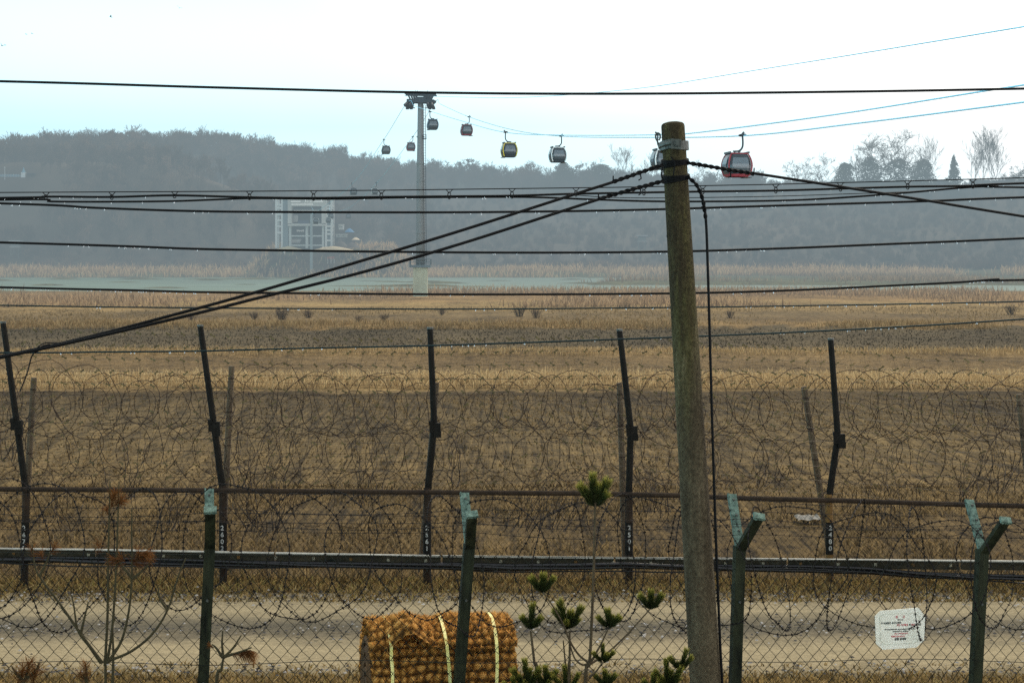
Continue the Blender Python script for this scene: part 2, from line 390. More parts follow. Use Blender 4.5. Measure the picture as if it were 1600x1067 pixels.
wav = nd(nt, 'ShaderNodeTexWave', wave_type='BANDS', bands_direction='X'); wav.inputs['Scale'].default_value = .27; wav.inputs['Distortion'].default_value = 5.0; wav.inputs['Detail'].default_value = 4; wav.inputs['Detail Scale'].default_value = .5
nt.links.new(wmap.outputs[0], wav.inputs['Vector'])
furr = mathn('ADD', furr, mathn('MULTIPLY', mathn('SUBTRACT', wav.outputs['Fac'], .5), mathn('MULTIPLY', patch, .20)))
fur_amt = mathn('MULTIPLY', mathn('SUBTRACT', furr, .5), mathn('MULTIPLY', near.outputs[0], 3.4))
var = mathn('ADD', mathn('ADD', mathn('MULTIPLY', mathn('SUBTRACT', lump, .5), 2.8), mathn('MULTIPLY', mathn('SUBTRACT', patch, .5), 2.2)), mathn('ADD', fur_amt, mathn('MULTIPLY', mathn('SUBTRACT', fine, .5), 4.2)))
mul = mathn('MAXIMUM', mathn('ADD', var, 1.0), .15)
mx = nd(nt, 'ShaderNodeVectorMath', operation='SCALE'); nt.links.new(ramp.outputs[0], mx.inputs[0]); nt.links.new(mul, mx.inputs['Scale'])
hc = nd(nt, 'ShaderNodeValToRGB'); hc.color_ramp.elements[0].color = (.07, .055, .038, 1); hc.color_ramp.elements[1].color = (.17, .125, .085, 1)
hc.color_ramp.elements[0].position = .35; hc.color_ramp.elements[1].position = .7
nt.links.new(noise_node(.03, (1, 1, 1), 6, .6).outputs[0], hc.inputs[0])
mixh = nd(nt, 'ShaderNodeMix', data_type='RGBA'); nt.links.new(hillm.outputs[0], mixh.inputs['Factor']); nt.links.new(mx.outputs[0], mixh.inputs[6]); nt.links.new(hc.outputs[0], mixh.inputs[7])
nt.links.new(mixh.outputs[2], gb.inputs['Base Color'])
bp = nd(nt, 'ShaderNodeBump'); bp.inputs['Strength'].default_value = .8; bp.inputs['Distance'].default_value = .25
nt.links.new(mathn('ADD', lump, mathn('MULTIPLY', fur_amt, .3)), bp.inputs['Height']); nt.links.new(bp.outputs[0], gb.inputs['Normal'])
tag(mesh_np('ground', V, Fc, gm, smooth=True), kind='structure')

# gravel patrol road between the two fences
rm = bpy.data.materials.new('sandy_gravel_road'); rm.use_nodes = True; nt = rm.node_tree; rb = nt.nodes['Principled BSDF']
rb.inputs['Roughness'].default_value = .95; rb.inputs['Specular IOR Level'].default_value = .15
geo = nd(nt, 'ShaderNodeNewGeometry'); sp = nd(nt, 'ShaderNodeSeparateXYZ'); nt.links.new(geo.outputs['Position'], sp.inputs[0])
rr = nd(nt, 'ShaderNodeValToRGB'); el = rr.color_ramp.elements
el[0].position = 0; el[0].color = (.12, .095, .055, 1); el[1].position = 1; el[1].color = (.085, .075, .06, 1)
for p_, c_ in ((.08, (.21, .18, .12)), (.16, (.40, .35, .25)), (.33, (.42, .37, .265)), (.42, (.20, .18, .14)), (.50, (.14, .132, .11)), (.57, (.22, .20, .155)), (.66, (.43, .38, .275)), (.80, (.40, .35, .25)), (.88, (.20, .18, .14)), (.94, (.10, .09, .075))):
    x_ = el.new(p_); x_.color = (c_[0] * .72, c_[1] * .67, c_[2] * .55, 1)
n1 = noise_node(1.0, (1.0, 2.2, 1), 6, .65).outputs[0]
n2 = noise_node(26, (1, 1, 1), 6, .75).outputs[0]
n3 = noise_node(4.5, (.4, 1.5, 1), 6, .7).outputs[0]
fy = mathn('ADD', mathn('DIVIDE', mathn('SUBTRACT', sp.outputs['Y'], 14.2), 4.6), mathn('MULTIPLY', mathn('SUBTRACT', n1, .5), .22))
nt.links.new(fy, rr.inputs[0])
mu = mathn('ADD', mathn('ADD', mathn('MULTIPLY', mathn('SUBTRACT', n2, .5), 1.3), mathn('MULTIPLY', mathn('SUBTRACT', n3, .5), .75)), 1.0)
mx = nd(nt, 'ShaderNodeVectorMath', operation='SCALE'); nt.links.new(rr.outputs[0], mx.inputs[0]); nt.links.new(mathn('MAXIMUM', mu, .3), mx.inputs['Scale'])
nt.links.new(mx.outputs[0], rb.inputs['Base Color'])
bp = nd(nt, 'ShaderNodeBump'); bp.inputs['Strength'].default_value = .6; bp.inputs['Distance'].default_value = .03; nt.links.new(n2, bp.inputs['Height']); nt.links.new(bp.outputs[0], rb.inputs['Normal'])
V = []; ry = np.linspace(14.35, 18.55, 12); rx = np.linspace(-24, 24, 161)
for j, y in enumerate(ry):
    for x in rx:
        e_ = .12 * mn.noise(Vector((x / .6, j, 0))) if j in (0, 11) else 0
        V.append((x, y + e_, lerp_tab(BASE, y) + (-.03 if j in (0, 11) else .03) + .012 * mn.noise(Vector((x, y * 2, 1)))))
Fc = [(j * 161 + i, j * 161 + i + 1, (j + 1) * 161 + i + 1, (j + 1) * 161 + i) for j in range(11) for i in range(160)]
tag(mesh_np('gravel_road', V, Fc, rm, smooth=True), kind='structure')

# river
wm = mat('grey_green_river_water', (0.15, 0.22, 0.15), 0.4, 0, 0.25, .06, 0.0, stretch=(.3, 1, 1))
wm.node_tree.nodes['Principled BSDF'].inputs['Specular IOR Level'].default_value = .10
V = []; rx = np.linspace(-420, 420, 120)
def river_edge(px):     # the river narrows to the right behind a reed point
    return 604 if px < 950 else 604
V = [(x, y, -.42) for y in (355, 480, 606) for x in rx]
Fc = [(j * 120 + i, j * 120 + i + 1, (j + 1) * 120 + i + 1, (j + 1) * 120 + i) for j in range(2) for i in range(119)]
tag(mesh_np('river', V, Fc, wm), kind='structure')

# ------------------------------------------------------------------ grass and reeds (uncountable)
def ground_np(X, Y):
    return np.array([ground_z(CX + F * x / max(y, 1), x, y) for x, y in zip(X, Y)])
def tufts(name, label, X, Y, h, wd, m, lean=.35, hv=.4, tv=(0.0, 1.0), patchy=0.0, pscale=.1, dz=0.0):
    n = len(X)
    if patchy:
        keep = np.array([mn.noise(Vector((x * pscale, y * pscale * .6, 9.1))) for x, y in zip(X, Y)]) > (-.5 + patchy + rng.normal(0, .12, n))
        X, Y = X[keep], Y[keep]; n = len(X)
    Z = ground_np(X, Y) + dz
    a = rng.uniform(0, 2 * PI, n); H = h * (1 + hv * rng.normal(0, 1, n)).clip(.3, 2.2)
    dx, dy = np.cos(a) * wd / 2, np.sin(a) * wd / 2 * .4
    lx, ly = rng.normal(0, lean, n) * H, rng.normal(0, lean, n) * H
    V = np.empty((n, 5, 3), np.float32)
    V[:, 0] = np.c_[X - dx, Y - dy, Z - .03]; V[:, 1] = np.c_[X + dx, Y + dy, Z - .03]
    V[:, 2] = np.c_[X - dx * .8 + lx * .4, Y - dy * .8 + ly * .4, Z + H * .6]; V[:, 3] = np.c_[X + dx * .8 + lx * .4, Y + dy * .8 + ly * .4, Z + H * .6]
    V[:, 4] = np.c_[X + lx, Y + ly, Z + H]
    i = np.arange(n)[:, None] * 5
    Fc = np.concatenate([i + np.array([0, 1, 3]), i + np.array([0, 3, 2]), i + np.array([2, 3, 4])])
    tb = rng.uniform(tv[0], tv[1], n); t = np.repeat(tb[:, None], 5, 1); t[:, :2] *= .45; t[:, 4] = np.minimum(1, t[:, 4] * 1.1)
    return tag(mesh_np(name, V, Fc, m, tint=t.ravel()), label, 'grass', kind='stuff')
def area(n, y0, y1, k=.36, pad=2.0, cl=0):
    if cl:
        cy = rng.uniform(y0, y1, cl); cx = rng.uniform(-1, 1, cl) * (cy * k + pad); s = rng.integers(0, cl, n)
        r = (y1 - y0) * .10 + cy[s] * .004
        return cx[s] + rng.normal(0, 1, n) * r * 1.6, np.clip(cy[s] + rng.normal(0, 1, n) * r, y0, y1)
    Y = rng.uniform(y0, y1, n); return rng.uniform(-1, 1, n) * (Y * k + pad), Y
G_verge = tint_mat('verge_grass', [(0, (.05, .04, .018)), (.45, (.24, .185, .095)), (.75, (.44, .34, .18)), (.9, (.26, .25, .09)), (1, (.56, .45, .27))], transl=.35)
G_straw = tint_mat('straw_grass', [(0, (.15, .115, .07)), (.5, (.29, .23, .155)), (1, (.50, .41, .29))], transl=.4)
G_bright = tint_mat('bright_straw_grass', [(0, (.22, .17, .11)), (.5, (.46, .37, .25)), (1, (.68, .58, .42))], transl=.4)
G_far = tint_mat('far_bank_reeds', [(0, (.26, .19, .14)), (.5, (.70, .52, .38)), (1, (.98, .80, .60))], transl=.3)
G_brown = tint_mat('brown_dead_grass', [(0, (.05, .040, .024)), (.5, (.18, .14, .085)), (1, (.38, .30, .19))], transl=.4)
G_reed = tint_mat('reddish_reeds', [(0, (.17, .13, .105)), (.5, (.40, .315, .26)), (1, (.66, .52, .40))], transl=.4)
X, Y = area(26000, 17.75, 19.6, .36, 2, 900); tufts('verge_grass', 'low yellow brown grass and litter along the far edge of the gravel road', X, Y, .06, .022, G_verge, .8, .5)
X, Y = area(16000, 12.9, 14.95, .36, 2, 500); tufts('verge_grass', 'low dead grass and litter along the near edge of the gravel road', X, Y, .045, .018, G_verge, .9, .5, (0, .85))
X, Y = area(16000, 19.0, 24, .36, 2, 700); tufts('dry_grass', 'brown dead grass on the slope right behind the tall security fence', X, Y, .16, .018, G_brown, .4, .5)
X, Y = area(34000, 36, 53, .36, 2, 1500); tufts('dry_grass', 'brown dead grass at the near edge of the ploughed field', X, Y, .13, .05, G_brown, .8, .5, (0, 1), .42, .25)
# stubble in rows running away from the viewer
n = 30000; r_ = rng.integers(-34, 46, n); Y = rng.uniform(50, 88, n); X = r_ * 1.15 - .16 * (Y - 40) + rng.normal(0, .10, n) + .5 * np.sin(Y * .13 + r_)
tufts('field_stubble', 'pale straw stubble in rows across the ploughed field', X, Y, .09, .06, G_straw, .9, .5, (0, .8), .58, .10)
n = 9000; Y = rng.uniform(52, 89, n); X = rng.uniform(-1, 1, n) * (Y * .36 + 2)
tufts('field_stubble', 'scattered dark clods and stalks over the ploughed field', X, Y, .09, .07, G_brown, .9, .5, (0, .6))
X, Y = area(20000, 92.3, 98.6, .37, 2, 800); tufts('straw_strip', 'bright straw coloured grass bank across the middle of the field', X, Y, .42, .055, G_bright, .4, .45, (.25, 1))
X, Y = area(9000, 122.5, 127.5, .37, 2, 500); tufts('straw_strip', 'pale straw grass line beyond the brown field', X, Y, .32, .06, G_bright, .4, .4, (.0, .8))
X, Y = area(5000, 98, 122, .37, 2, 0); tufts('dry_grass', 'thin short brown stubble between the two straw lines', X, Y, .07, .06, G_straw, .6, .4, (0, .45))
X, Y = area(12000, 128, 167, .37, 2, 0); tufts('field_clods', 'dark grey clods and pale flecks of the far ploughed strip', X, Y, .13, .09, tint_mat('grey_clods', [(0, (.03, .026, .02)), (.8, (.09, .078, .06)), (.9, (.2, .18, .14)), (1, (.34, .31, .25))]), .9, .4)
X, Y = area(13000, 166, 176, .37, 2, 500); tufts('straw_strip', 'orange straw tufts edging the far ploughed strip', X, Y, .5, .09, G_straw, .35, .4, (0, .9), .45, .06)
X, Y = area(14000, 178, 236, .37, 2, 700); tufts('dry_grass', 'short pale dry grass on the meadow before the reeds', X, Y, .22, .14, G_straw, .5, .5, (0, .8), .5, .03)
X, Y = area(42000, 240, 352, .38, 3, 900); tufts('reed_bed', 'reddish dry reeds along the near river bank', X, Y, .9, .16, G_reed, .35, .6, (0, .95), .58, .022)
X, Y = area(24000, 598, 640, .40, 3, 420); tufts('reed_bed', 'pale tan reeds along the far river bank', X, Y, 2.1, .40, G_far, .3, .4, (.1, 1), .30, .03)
n = 16000; Y = rng.uniform(440, 604, n); X = rng.uniform(.02, .40, n) * Y
keep = np.array([ground_z(CX + F * x / y, x, y) > -.1 for x, y in zip(X, Y)]); X, Y = X[keep], Y[keep]
tufts('reed_bed', 'dry reeds and scrub on the low river point to the right', X, Y, 1.2, .25, G_reed, .3, .4, (0, .9), .5, .02)
# leaf litter, gravel
def gravel(name, label, X, Y, s0, s1, m, dz=.02):
    b = MB()
    for x, y in zip(X, Y):
        s = random.uniform(s0, s1); z = lerp_tab(BASE, y) + dz; a = random.uniform(0, PI)
        b.add([(x + s * math.cos(a + k * PI / 2) * random.uniform(.7, 1.2), y + s * math.sin(a + k * PI / 2), z + s * .15) for k in range(4)] + [(x, y, z + s * .75)],
              [(0, 1, 4), (1, 2, 4), (2, 3, 4), (3, 0, 4)])
    return tag(b.build(name, m), label, 'gravel', kind='stuff')
gs = mat('mixed_road_stones', (.20, .19, .175), .9, 0, .7, 12, col2=(.34, .32, .29))
gd = mat('dark_road_stones', (.055, .05, .045), .9, 0, .6, 12)
gravel('gravel', 'pale loose stones strewn along the gravel road edges', np.r_[rng.uniform(-8, 8, 420), rng.uniform(-8, 8, 500), rng.uniform(-8, 8, 330)], np.r_[rng.normal(17.75, .22, 420), rng.normal(16.35, .28, 500), rng.normal(14.75, .2, 330)], .008, .026, gs, .05)
gravel('gravel', 'dark loose stones and clods along the gravel road edges', np.r_[rng.uniform(-8, 8, 1100), rng.uniform(-8, 8, 700), rng.uniform(-8, 8, 500)], np.r_[rng.normal(17.95, .18, 1100), rng.normal(16.35, .25, 700), rng.normal(14.6, .25, 500)], .01, .028, gd, .05)

# ------------------------------------------------------------------ trees
bark_far = mat('grey_brown_bark', (.115, .078, .052), .95, 0, .35, .5)
bark_fine = mat('pale_brown_twigs', (.23, .15, .10), .95, 0, .55, .03)
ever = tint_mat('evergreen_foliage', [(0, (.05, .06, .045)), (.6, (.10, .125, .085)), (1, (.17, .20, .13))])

def bare_tree(rnd, h, spread=.55, levels=4, n_main=6, r0=.16, upright=.5, trunk_frac=.35, twig=.035, kids=(3, 5)):
    """returns (trunk builder, crown builder): limbs that fork again and again"""
    tr, cr = MB(), MB()
    def limb(p, d, L, r, lev):
        k = 4 if lev <= 1 else 2
        pts = [p]; q = p.copy(); dd = d.copy()
        for i in range(k):
            dd = (dd + Vector((rnd.uniform(-1, 1), rnd.uniform(-1, 1), rnd.uniform(-.5, 1) + upright * .25)) * .16).normalized()
            q = q + dd * (L / k); pts.append(q.copy())
        tgt = tr if lev == 0 else cr
        rs = [max(twig * .55, r * (1 - .55 * i / k)) for i in range(k + 1)]
        tgt.tube(pts, rs, 5 if lev == 0 else 3, cap=False)
        if lev >= levels: return
        nk = n_main if lev == 0 else rnd.randint(*kids)
        for j in range(nk):
            t = (trunk_frac + (1 - trunk_frac) * (j + rnd.random()) / nk) if lev == 0 else rnd.uniform(.3, 1.0)
            t = min(t, .999); i = int(t * k); f = t * k - i
            bp_ = pts[i].lerp(pts[i + 1], f)
            ax = (pts[i + 1] - pts[i]).normalized()
            ph = rnd.uniform(0, 2 * PI) if lev else j * 2.4 + rnd.uniform(-.4, .4)
            o = ax.orthogonal().normalized(); o = Matrix.Rotation(ph, 3, ax) @ o
            nd_ = (ax * (1 - spread) + o * spread + Vector((0, 0, upright * .35))).normalized()
            LL = L * rnd.uniform(.45, .72) * (1.0 - .35 * (t - trunk_frac) if lev == 0 else 1)
            limb(bp_, nd_, LL, max(twig * .6, rs[i] * .58), lev + 1)
    limb(Vector((0, 0, -.3)), Vector((rnd.uniform(-.06, .06), rnd.uniform(-.06, .06), 1)).normalized(), h * .62, r0, 0)
    return tr, cr

# forest prototypes (source meshes only, used by the wooded hillside)
fcol = bpy.data.collections.new('forest_sources')
for k in range(6):
    rnd = random.Random(100 + k)
    t_, c_ = bare_tree(rnd, 10.0, spread=.5, levels=3, n_main=8, r0=.15, upright=.7, trunk_frac=.30, twig=.085, kids=(4, 6))
    b = MB(); b.add(t_.v, t_.f); b.add(c_.v, c_.f)
    o = b.build('bare_tree_source', [bark_far, bark_fine][k % 2]); COL.objects.unlink(o); fcol.objects.link(o)
for k in range(2):     # brush
    rnd = random.Random(200 + k); b = MB()
    for j in range(60):
        a = rnd.uniform(0, 2 * PI); t = rnd.uniform(.1, 1.0); L = rnd.uniform(1.2, 3.0)
        p = Vector((math.cos(a) * t, math.sin(a) * t, 0)); q = p + Vector((math.cos(a) * t * .8 + rnd.uniform(-.4, .4), math.sin(a) * t * .8, L))
        b.tube([p, p.lerp(q, .5) + Vector((rnd.uniform(-.2, .2), 0, .1)), q], [.05, .05, .03], 3, cap=False)
    o = b.build('brush_source', bark_fine); COL.objects.unlink(o); fcol.objects.link(o)

HUT_Y = hit(37, 277)
WT = {1003: hit(1003, 391, 608), 25: hit(25, 402, 608)}
P_, R_, S_, I_ = [], [], [], []
fr_ = random.Random(5)
def place(px, Y, s, idx):
    for wx, wy in WT.items():
        if abs(px - wx) < 16 and wy - 26 < Y < wy + 3: return
    X = (px - CX) / F * Y
    P_.append((X, Y, ground_z(px, X, Y) - .2)); R_.append(fr_.uniform(0, 6.28)); S_.append(s); I_.append(idx)
n_try = 0
while n_try < 7000:
    n_try += 1
    px = fr_.uniform(-220, 1820); yc = lerp_tab(YC_TAB, px); Y = FOOT + 6 + (yc + 45 - FOOT - 6) * fr_.random()
    if 412 < px < 628 and Y < 664: continue
    s_ = (Y - FOOT) / (yc - FOOT)
    road = 590 - 30 * (Y - 650) / 40
    if abs(px - road) < 12 and 640 < Y < 700: continue
    if -40 < px < 62 and HUT_Y - 34 < Y < HUT_Y + 4: continue
    right = max(0, min(1, (px - 600) / 140))
    cl = mn.noise(Vector((px / 70, Y / 35, 1.0)))
    if right > .5 and s_ < .75:
        if fr_.random() < .25: place(px, Y, fr_.uniform(.45, .75), fr_.randint(0, 5))
        elif cl > -.35: place(px, Y, fr_.uniform(.7, 1.4), 6 + fr_.randint(0, 1))
        continue
    if px > 1190 and s_ > .75:
        if fr_.random() < .5: place(px, Y, fr_.uniform(.8, 1.8), 6 + fr_.randint(0, 1))
        elif fr_.random() < .6: place(px, Y, fr_.uniform(.35, .75), fr_.randint(0, 5))
        continue
    if cl < -.42 and s_ < .8: continue
    place(px, Y, fr_.choice((.7, .85, 1.0, 1.0, 1.2)) * fr_.uniform(.85, 1.15) * (1.0 if s_ > .1 else .7), fr_.randint(0, 5))
# undergrowth along the crests, so that no sky shows under the crowns
for k in range(1500):
    px = fr_.uniform(-220, 1820); yc = lerp_tab(YC_TAB, px); place(px, yc + fr_.uniform(-22, 30), fr_.uniform(1.3, 2.6) * (1 if px < 1100 else .8), 6 + fr_.randint(0, 1))
for k in range(420):      # scrub on the slope below the station yard
    px = fr_.uniform(405, 625); place(px, fr_.uniform(604, 619) if px < 585 else fr_.uniform(604, 655), fr_.uniform(.35, .8), 6 + fr_.randint(0, 1))
# tree and brush line at the foot of the hill
for k in range(700):
    px = fr_.uniform(-150, 1750)
    if 420 < px < 620: continue
    place(px, fr_.uniform(636, 652), fr_.uniform(.7, 1.5), 6 + fr_.randint(0, 1))
fm = bpy.data.meshes.new('hillside_forest'); fm.from_pydata(P_, [], [])
for nm, ar in (('rot', R_), ('scl', S_)):
    a = fm.attributes.new(nm, 'FLOAT', 'POINT'); a.data.foreach_set('value', np.array(ar, np.float32))
a = fm.attributes.new('idx', 'INT', 'POINT'); a.data.foreach_set('value', np.array(I_, np.int32))
fo = bpy.data.objects.new('hillside_forest', fm); COL.objects.link(fo)
ng = bpy.data.node_groups.new('scatter_trees', 'GeometryNodeTree')
ng.interface.new_socket('Geometry', in_out='INPUT', socket_type='NodeSocketGeometry'); ng.interface.new_socket('Geometry', in_out='OUTPUT', socket_type='NodeSocketGeometry')
gi, go = ng.nodes.new('NodeGroupInput'), ng.nodes.new('NodeGroupOutput')
ci = ng.nodes.new('GeometryNodeCollectionInfo'); ci.inputs['Collection'].default_value = fcol; ci.inputs['Separate Children'].default_value = True; ci.inputs['Reset Children'].default_value = True
ip = ng.nodes.new('GeometryNodeInstanceOnPoints'); ip.inputs['Pick Instance'].default_value = True
def nattr(nm, t):
    n = ng.nodes.new('GeometryNodeInputNamedAttribute'); n.data_type = t; n.inputs['Name'].default_value = nm; return n.outputs['Attribute']
cx_ = ng.nodes.new('ShaderNodeCombineXYZ'); ng.links.new(nattr('rot', 'FLOAT'), cx_.inputs['Z'])
ng.links.new(gi.outputs[0], ip.inputs['Points']); ng.links.new(ci.outputs[0], ip.inputs['Instance'])
ng.links.new(nattr('idx', 'INT'), ip.inputs['Instance Index']); ng.links.new(cx_.outputs[0], ip.inputs['Rotation']); ng.links.new(nattr('scl', 'FLOAT'), ip.inputs['Scale'])
ng.links.new(ip.outputs[0], go.inputs[0])
fo.modifiers.new('scatter', 'NODES').node_group = ng
tag(fo, 'bare grey brown winter wood covering the misty hills', 'wood', kind='stuff')

# trees one can tell apart on the skyline
def skyline_tree(name, label, px, pb, pt, d, kind, seed, group):
    base = at(px, pb, d); base.z = ground_z(px, base.x, d) - .2; h = CZ + (HY - pt) / F * d - base.z
    t = empty(name, base); tag(t, label, 'tree', group)
    rnd = random.Random(seed)
    if kind == 'round':
        a, c = bare_tree(rnd, h, .66, 4, 12, .36, .6, .12, .11, (4, 5))
    elif kind == 'tall':
        a, c = bare_tree(rnd, h * 1.12, .42, 4, 10, .28, .95, .22, .095, (3, 4))
    elif kind == 'bush':
        a, c = bare_tree(rnd, h, .6, 4, 7, .26, .6, .2, .10, (3, 5))
    # normalise to the wanted height
    zmax = max(p[2] for p in c.v) or 1; k = h / zmax
    kx = k * {'round': 1.35, 'tall': 1.0, 'bush': 1.25}[kind]
    for q in (a, c): q.v = [(x * kx, y * kx, z * k) for x, y, z in q.v]
    a.build('trunk', bark_far, t); c.build('crown', bark_fine, t)
    return t
def evergreen(name, label, px, pb, pt, wpx, d, kind, seed, group):
    base = at(px, pb, d); base.z = ground_z(px, base.x, d) - .2; h = CZ + (HY - pt) / F * d - base.z; wd = wpx / F * d
    t = empty(name, base); tag(t, label, 'tree', group); r = random.Random(seed)
    b = MB(); b.tube([(0, 0, -.4), (0, 0, h * .9)], [.2, .05], 6); b.build('trunk', bark_far, t)
    V, tn = [], []; n = 4200
    for i in range(n):
        if kind == 'cone':
            z = r.random() ** 1.4; rad = (1 - z) * wd / 2 * (.55 + .5 * abs(math.sin(z * 17 + r.uniform(-.3, .3))))
        else:
            z = r.random(); rad = wd / 2 * math.sqrt(max(0.02, 1 - (abs(z - .45) / .56) ** 2.4))
        a = r.uniform(0, 2 * PI); q = r.random() ** .6
        nz = 1 + .65 * mn.noise(Vector((math.cos(a) * 1.6, math.sin(a) * 1.6, z * 4 + seed)))
        c = Vector((math.cos(a) * rad * q * nz, math.sin(a) * rad * q * nz, z * h * (1 + .08 * mn.noise(Vector((math.cos(a) * 3, math.sin(a) * 3, seed))))))
        s = r.uniform(.45, 1.0)
        for _ in range(3):
            V.append(c + Vector((r.uniform(-s, s), r.uniform(-s, s), r.uniform(-s, s) * .8)))
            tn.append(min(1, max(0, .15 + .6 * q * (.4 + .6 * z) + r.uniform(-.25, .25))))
    mesh_np('crown', [tuple(v) for v in V], np.arange(n * 3).reshape(-1, 3), ever, tint=tn, parent=t)
    return t
GS = 'bare trees on the right hilltop'
skyline_tree('bare_tree', 'broad round crowned bare tree rising over the dark evergreen clump on the right hilltop', 1405, 276, 204, 800, 'round', 3, GS)
skyline_tree('bare_tree', 'narrow tall bare tree just right of the round crowned bare tree', 1452, 284, 205, 800, 'tall', 4, GS)
skyline_tree('bare_tree', 'leftmost tall bare tree of the row right of the dark conifer', 1519, 278, 198, 800, 'tall', 5, GS)
skyline_tree('bare_tree', 'second from left in the row of tall bare trees right of the conifer', 1534, 277, 193, 801, 'tall', 6, GS)
skyline_tree('bare_tree', 'third from left in the row of tall bare trees right of the conifer', 1548, 277, 192, 799, 'tall', 7, GS)
skyline_tree('bare_tree', 'rightmost, widest tall bare tree of the row right of the conifer', 1562, 277, 197, 800, 'tall', 8, GS)
skyline_tree('bare_tree', 'spreading bare tree on the skyline right of the red cabin', 1291, 286, 236, 800, 'bush', 9, GS)
skyline_tree('bare_tree', 'small slender bare tree between the two dark evergreen bushes and the spreading tree', 1337, 280, 233, 802, 'tall', 10, GS)
skyline_tree('bare_tree', 'low bare tree just above the sloping black cable right of the red cabin', 1243, 290, 250, 800, 'bush', 12, GS)
skyline_tree('bare_tree', 'bushy bare tree at the far right edge of the skyline', 1592, 290, 252, 800, 'bush', 13, GS)
GM = 'bare trees on the middle skyline'
skyline_tree('bare_tree', 'tall bare tree standing highest on the skyline left of the utility pole', 976, 288, 222, 840, 'tall', 14, GM)
skyline_tree('bare_tree', 'bare tree on the skyline immediately right of the gondola tower', 688, 296, 246, 850, 'bush', 15, GM)
skyline_tree('bare_tree', 'rounded bare tree on the skyline under the dark red cabin', 735, 296, 246, 850, 'round', 16, GM)
skyline_tree('bare_tree', 'wide low bare tree between the yellow cabin and the white and black cabin', 822, 298, 250, 850, 'round', 17, GM)
skyline_tree('bare_tree', 'rounded dense bare tree right of the dark evergreen below the white and black cabin', 915, 296, 246, 850, 'round', 18, GM)
skyline_tree('bare_tree', 'slender bare tree on the skyline next to the left side of the utility pole', 1015, 290, 238, 840, 'tall', 19, GM)
skyline_tree('bare_tree', 'hazy bare tree on the skyline right next to the utility pole', 1093, 300, 248, 840, 'bush', 20, GM)
GE = 'evergreens on the hilltop'
evergreen('conifer_tree', 'dark cone shaped conifer alone on the right skyline', 1490, 292, 245, 52, 798, 'cone', 1, GE)
evergreen('evergreen_tree', 'widest dark evergreen clump at the foot of the round crowned bare tree', 1404, 296, 250, 70, 796, 'round', 2, GE)
evergreen('evergreen_tree', 'dark evergreen with flat top overlapping the right end of the widest clump', 1442, 296, 251, 44, 797, 'round', 3, GE)
evergreen('evergreen_tree', 'dark evergreen bush left of the widest clump, its peak leaning right', 1360, 296, 248, 44, 797, 'round', 4, GE)
evergreen('evergreen_tree', 'smallest dark evergreen bush of the right hilltop, leftmost of them', 1320, 298, 257, 34, 797, 'round', 5, GE)
evergreen('evergreen_tree', 'single dark evergreen on the middle skyline below the white and black cabin', 880, 302, 256, 34, 846, 'round', 6, GE)
evergreen('evergreen_tree', 'dark evergreen mass on the skyline left of the tall bare middle tree', 940, 302, 258, 50, 846, 'round', 7, GE)

# bare shrubs on the meadow
sh = None
shr = random.Random(21); b = MB()
for j in range(46):
    a = shr.uniform(0, 2 * PI); t = shr.uniform(0, .5); L = shr.uniform(.8, 1.7)
    p = Vector((math.cos(a) * t, math.sin(a) * t, 0)); q = p + Vector((math.cos(a) * (t + .25) * L * .7, math.sin(a) * (t + .25) * L * .7, L))
    b.tube([p, p.lerp(q, .5) + Vector((shr.uniform(-.15, .15), 0, .08)), q], [.022, .018, .012], 3, cap=False)
    for _ in range(3):
        m_ = p.lerp(q, shr.uniform(.4, .95)); b.tube([m_, m_ + Vector((shr.uniform(-.3, .3), shr.uniform(-.3, .3), shr.uniform(.1, .4)))], [.012, .008], 3, cap=False)
shm = mat('dark_shrub_twigs', (.085, .062, .045), .95, 0, .3, 2)
SHR = [(440, 500, 1.3, 'widest dark bare shrub on the meadow, left of the long sagging wires'), (482, 497, .9, 'low dark bare shrub right of the widest meadow shrub'), (398, 500, .8, 'low bare shrub left of the widest meadow shrub'),
       (560, 504, .7, 'small dark shrub on the meadow edge below the left foot of the gondola tower'), (600, 503, .8, 'grey bare shrub on the meadow edge left of the middle tall fence post'), (812, 495, 1.2, 'tall thin grey bare shrub in the middle of the meadow'), (838, 497, 1.0, 'thin grey bare shrub just right of the tall meadow shrub'),
       (905, 508, .6, 'small dark shrub right of the pair of thin meadow shrubs'), (690, 492, .7, 'small grey shrub on the meadow right below the gondola tower'), (1140, 497, .8, 'bare shrub on the meadow right of the utility pole'), (1580, 492, 1.1, 'dark bare shrub at the far right edge of the meadow'), (300, 503, .8, 'bare shrub on the meadow above the second tall fence post')]
for i, (px, py, s, lb) in enumerate(SHR):
    d = 8 * F / (py - HY)
    o = b.build('bare_shrub', shm) if i == 0 else None
    if i == 0: sh = o
    else: o = sh.copy(); COL.objects.link(o)
    o.location = at(px, py, d); o.scale = (s * .9, s * .9, s * .8); o.rotation_euler = (0, 0, i * 1.3)
    tag(o, lb, 'shrub', 'bare shrubs on the meadow')

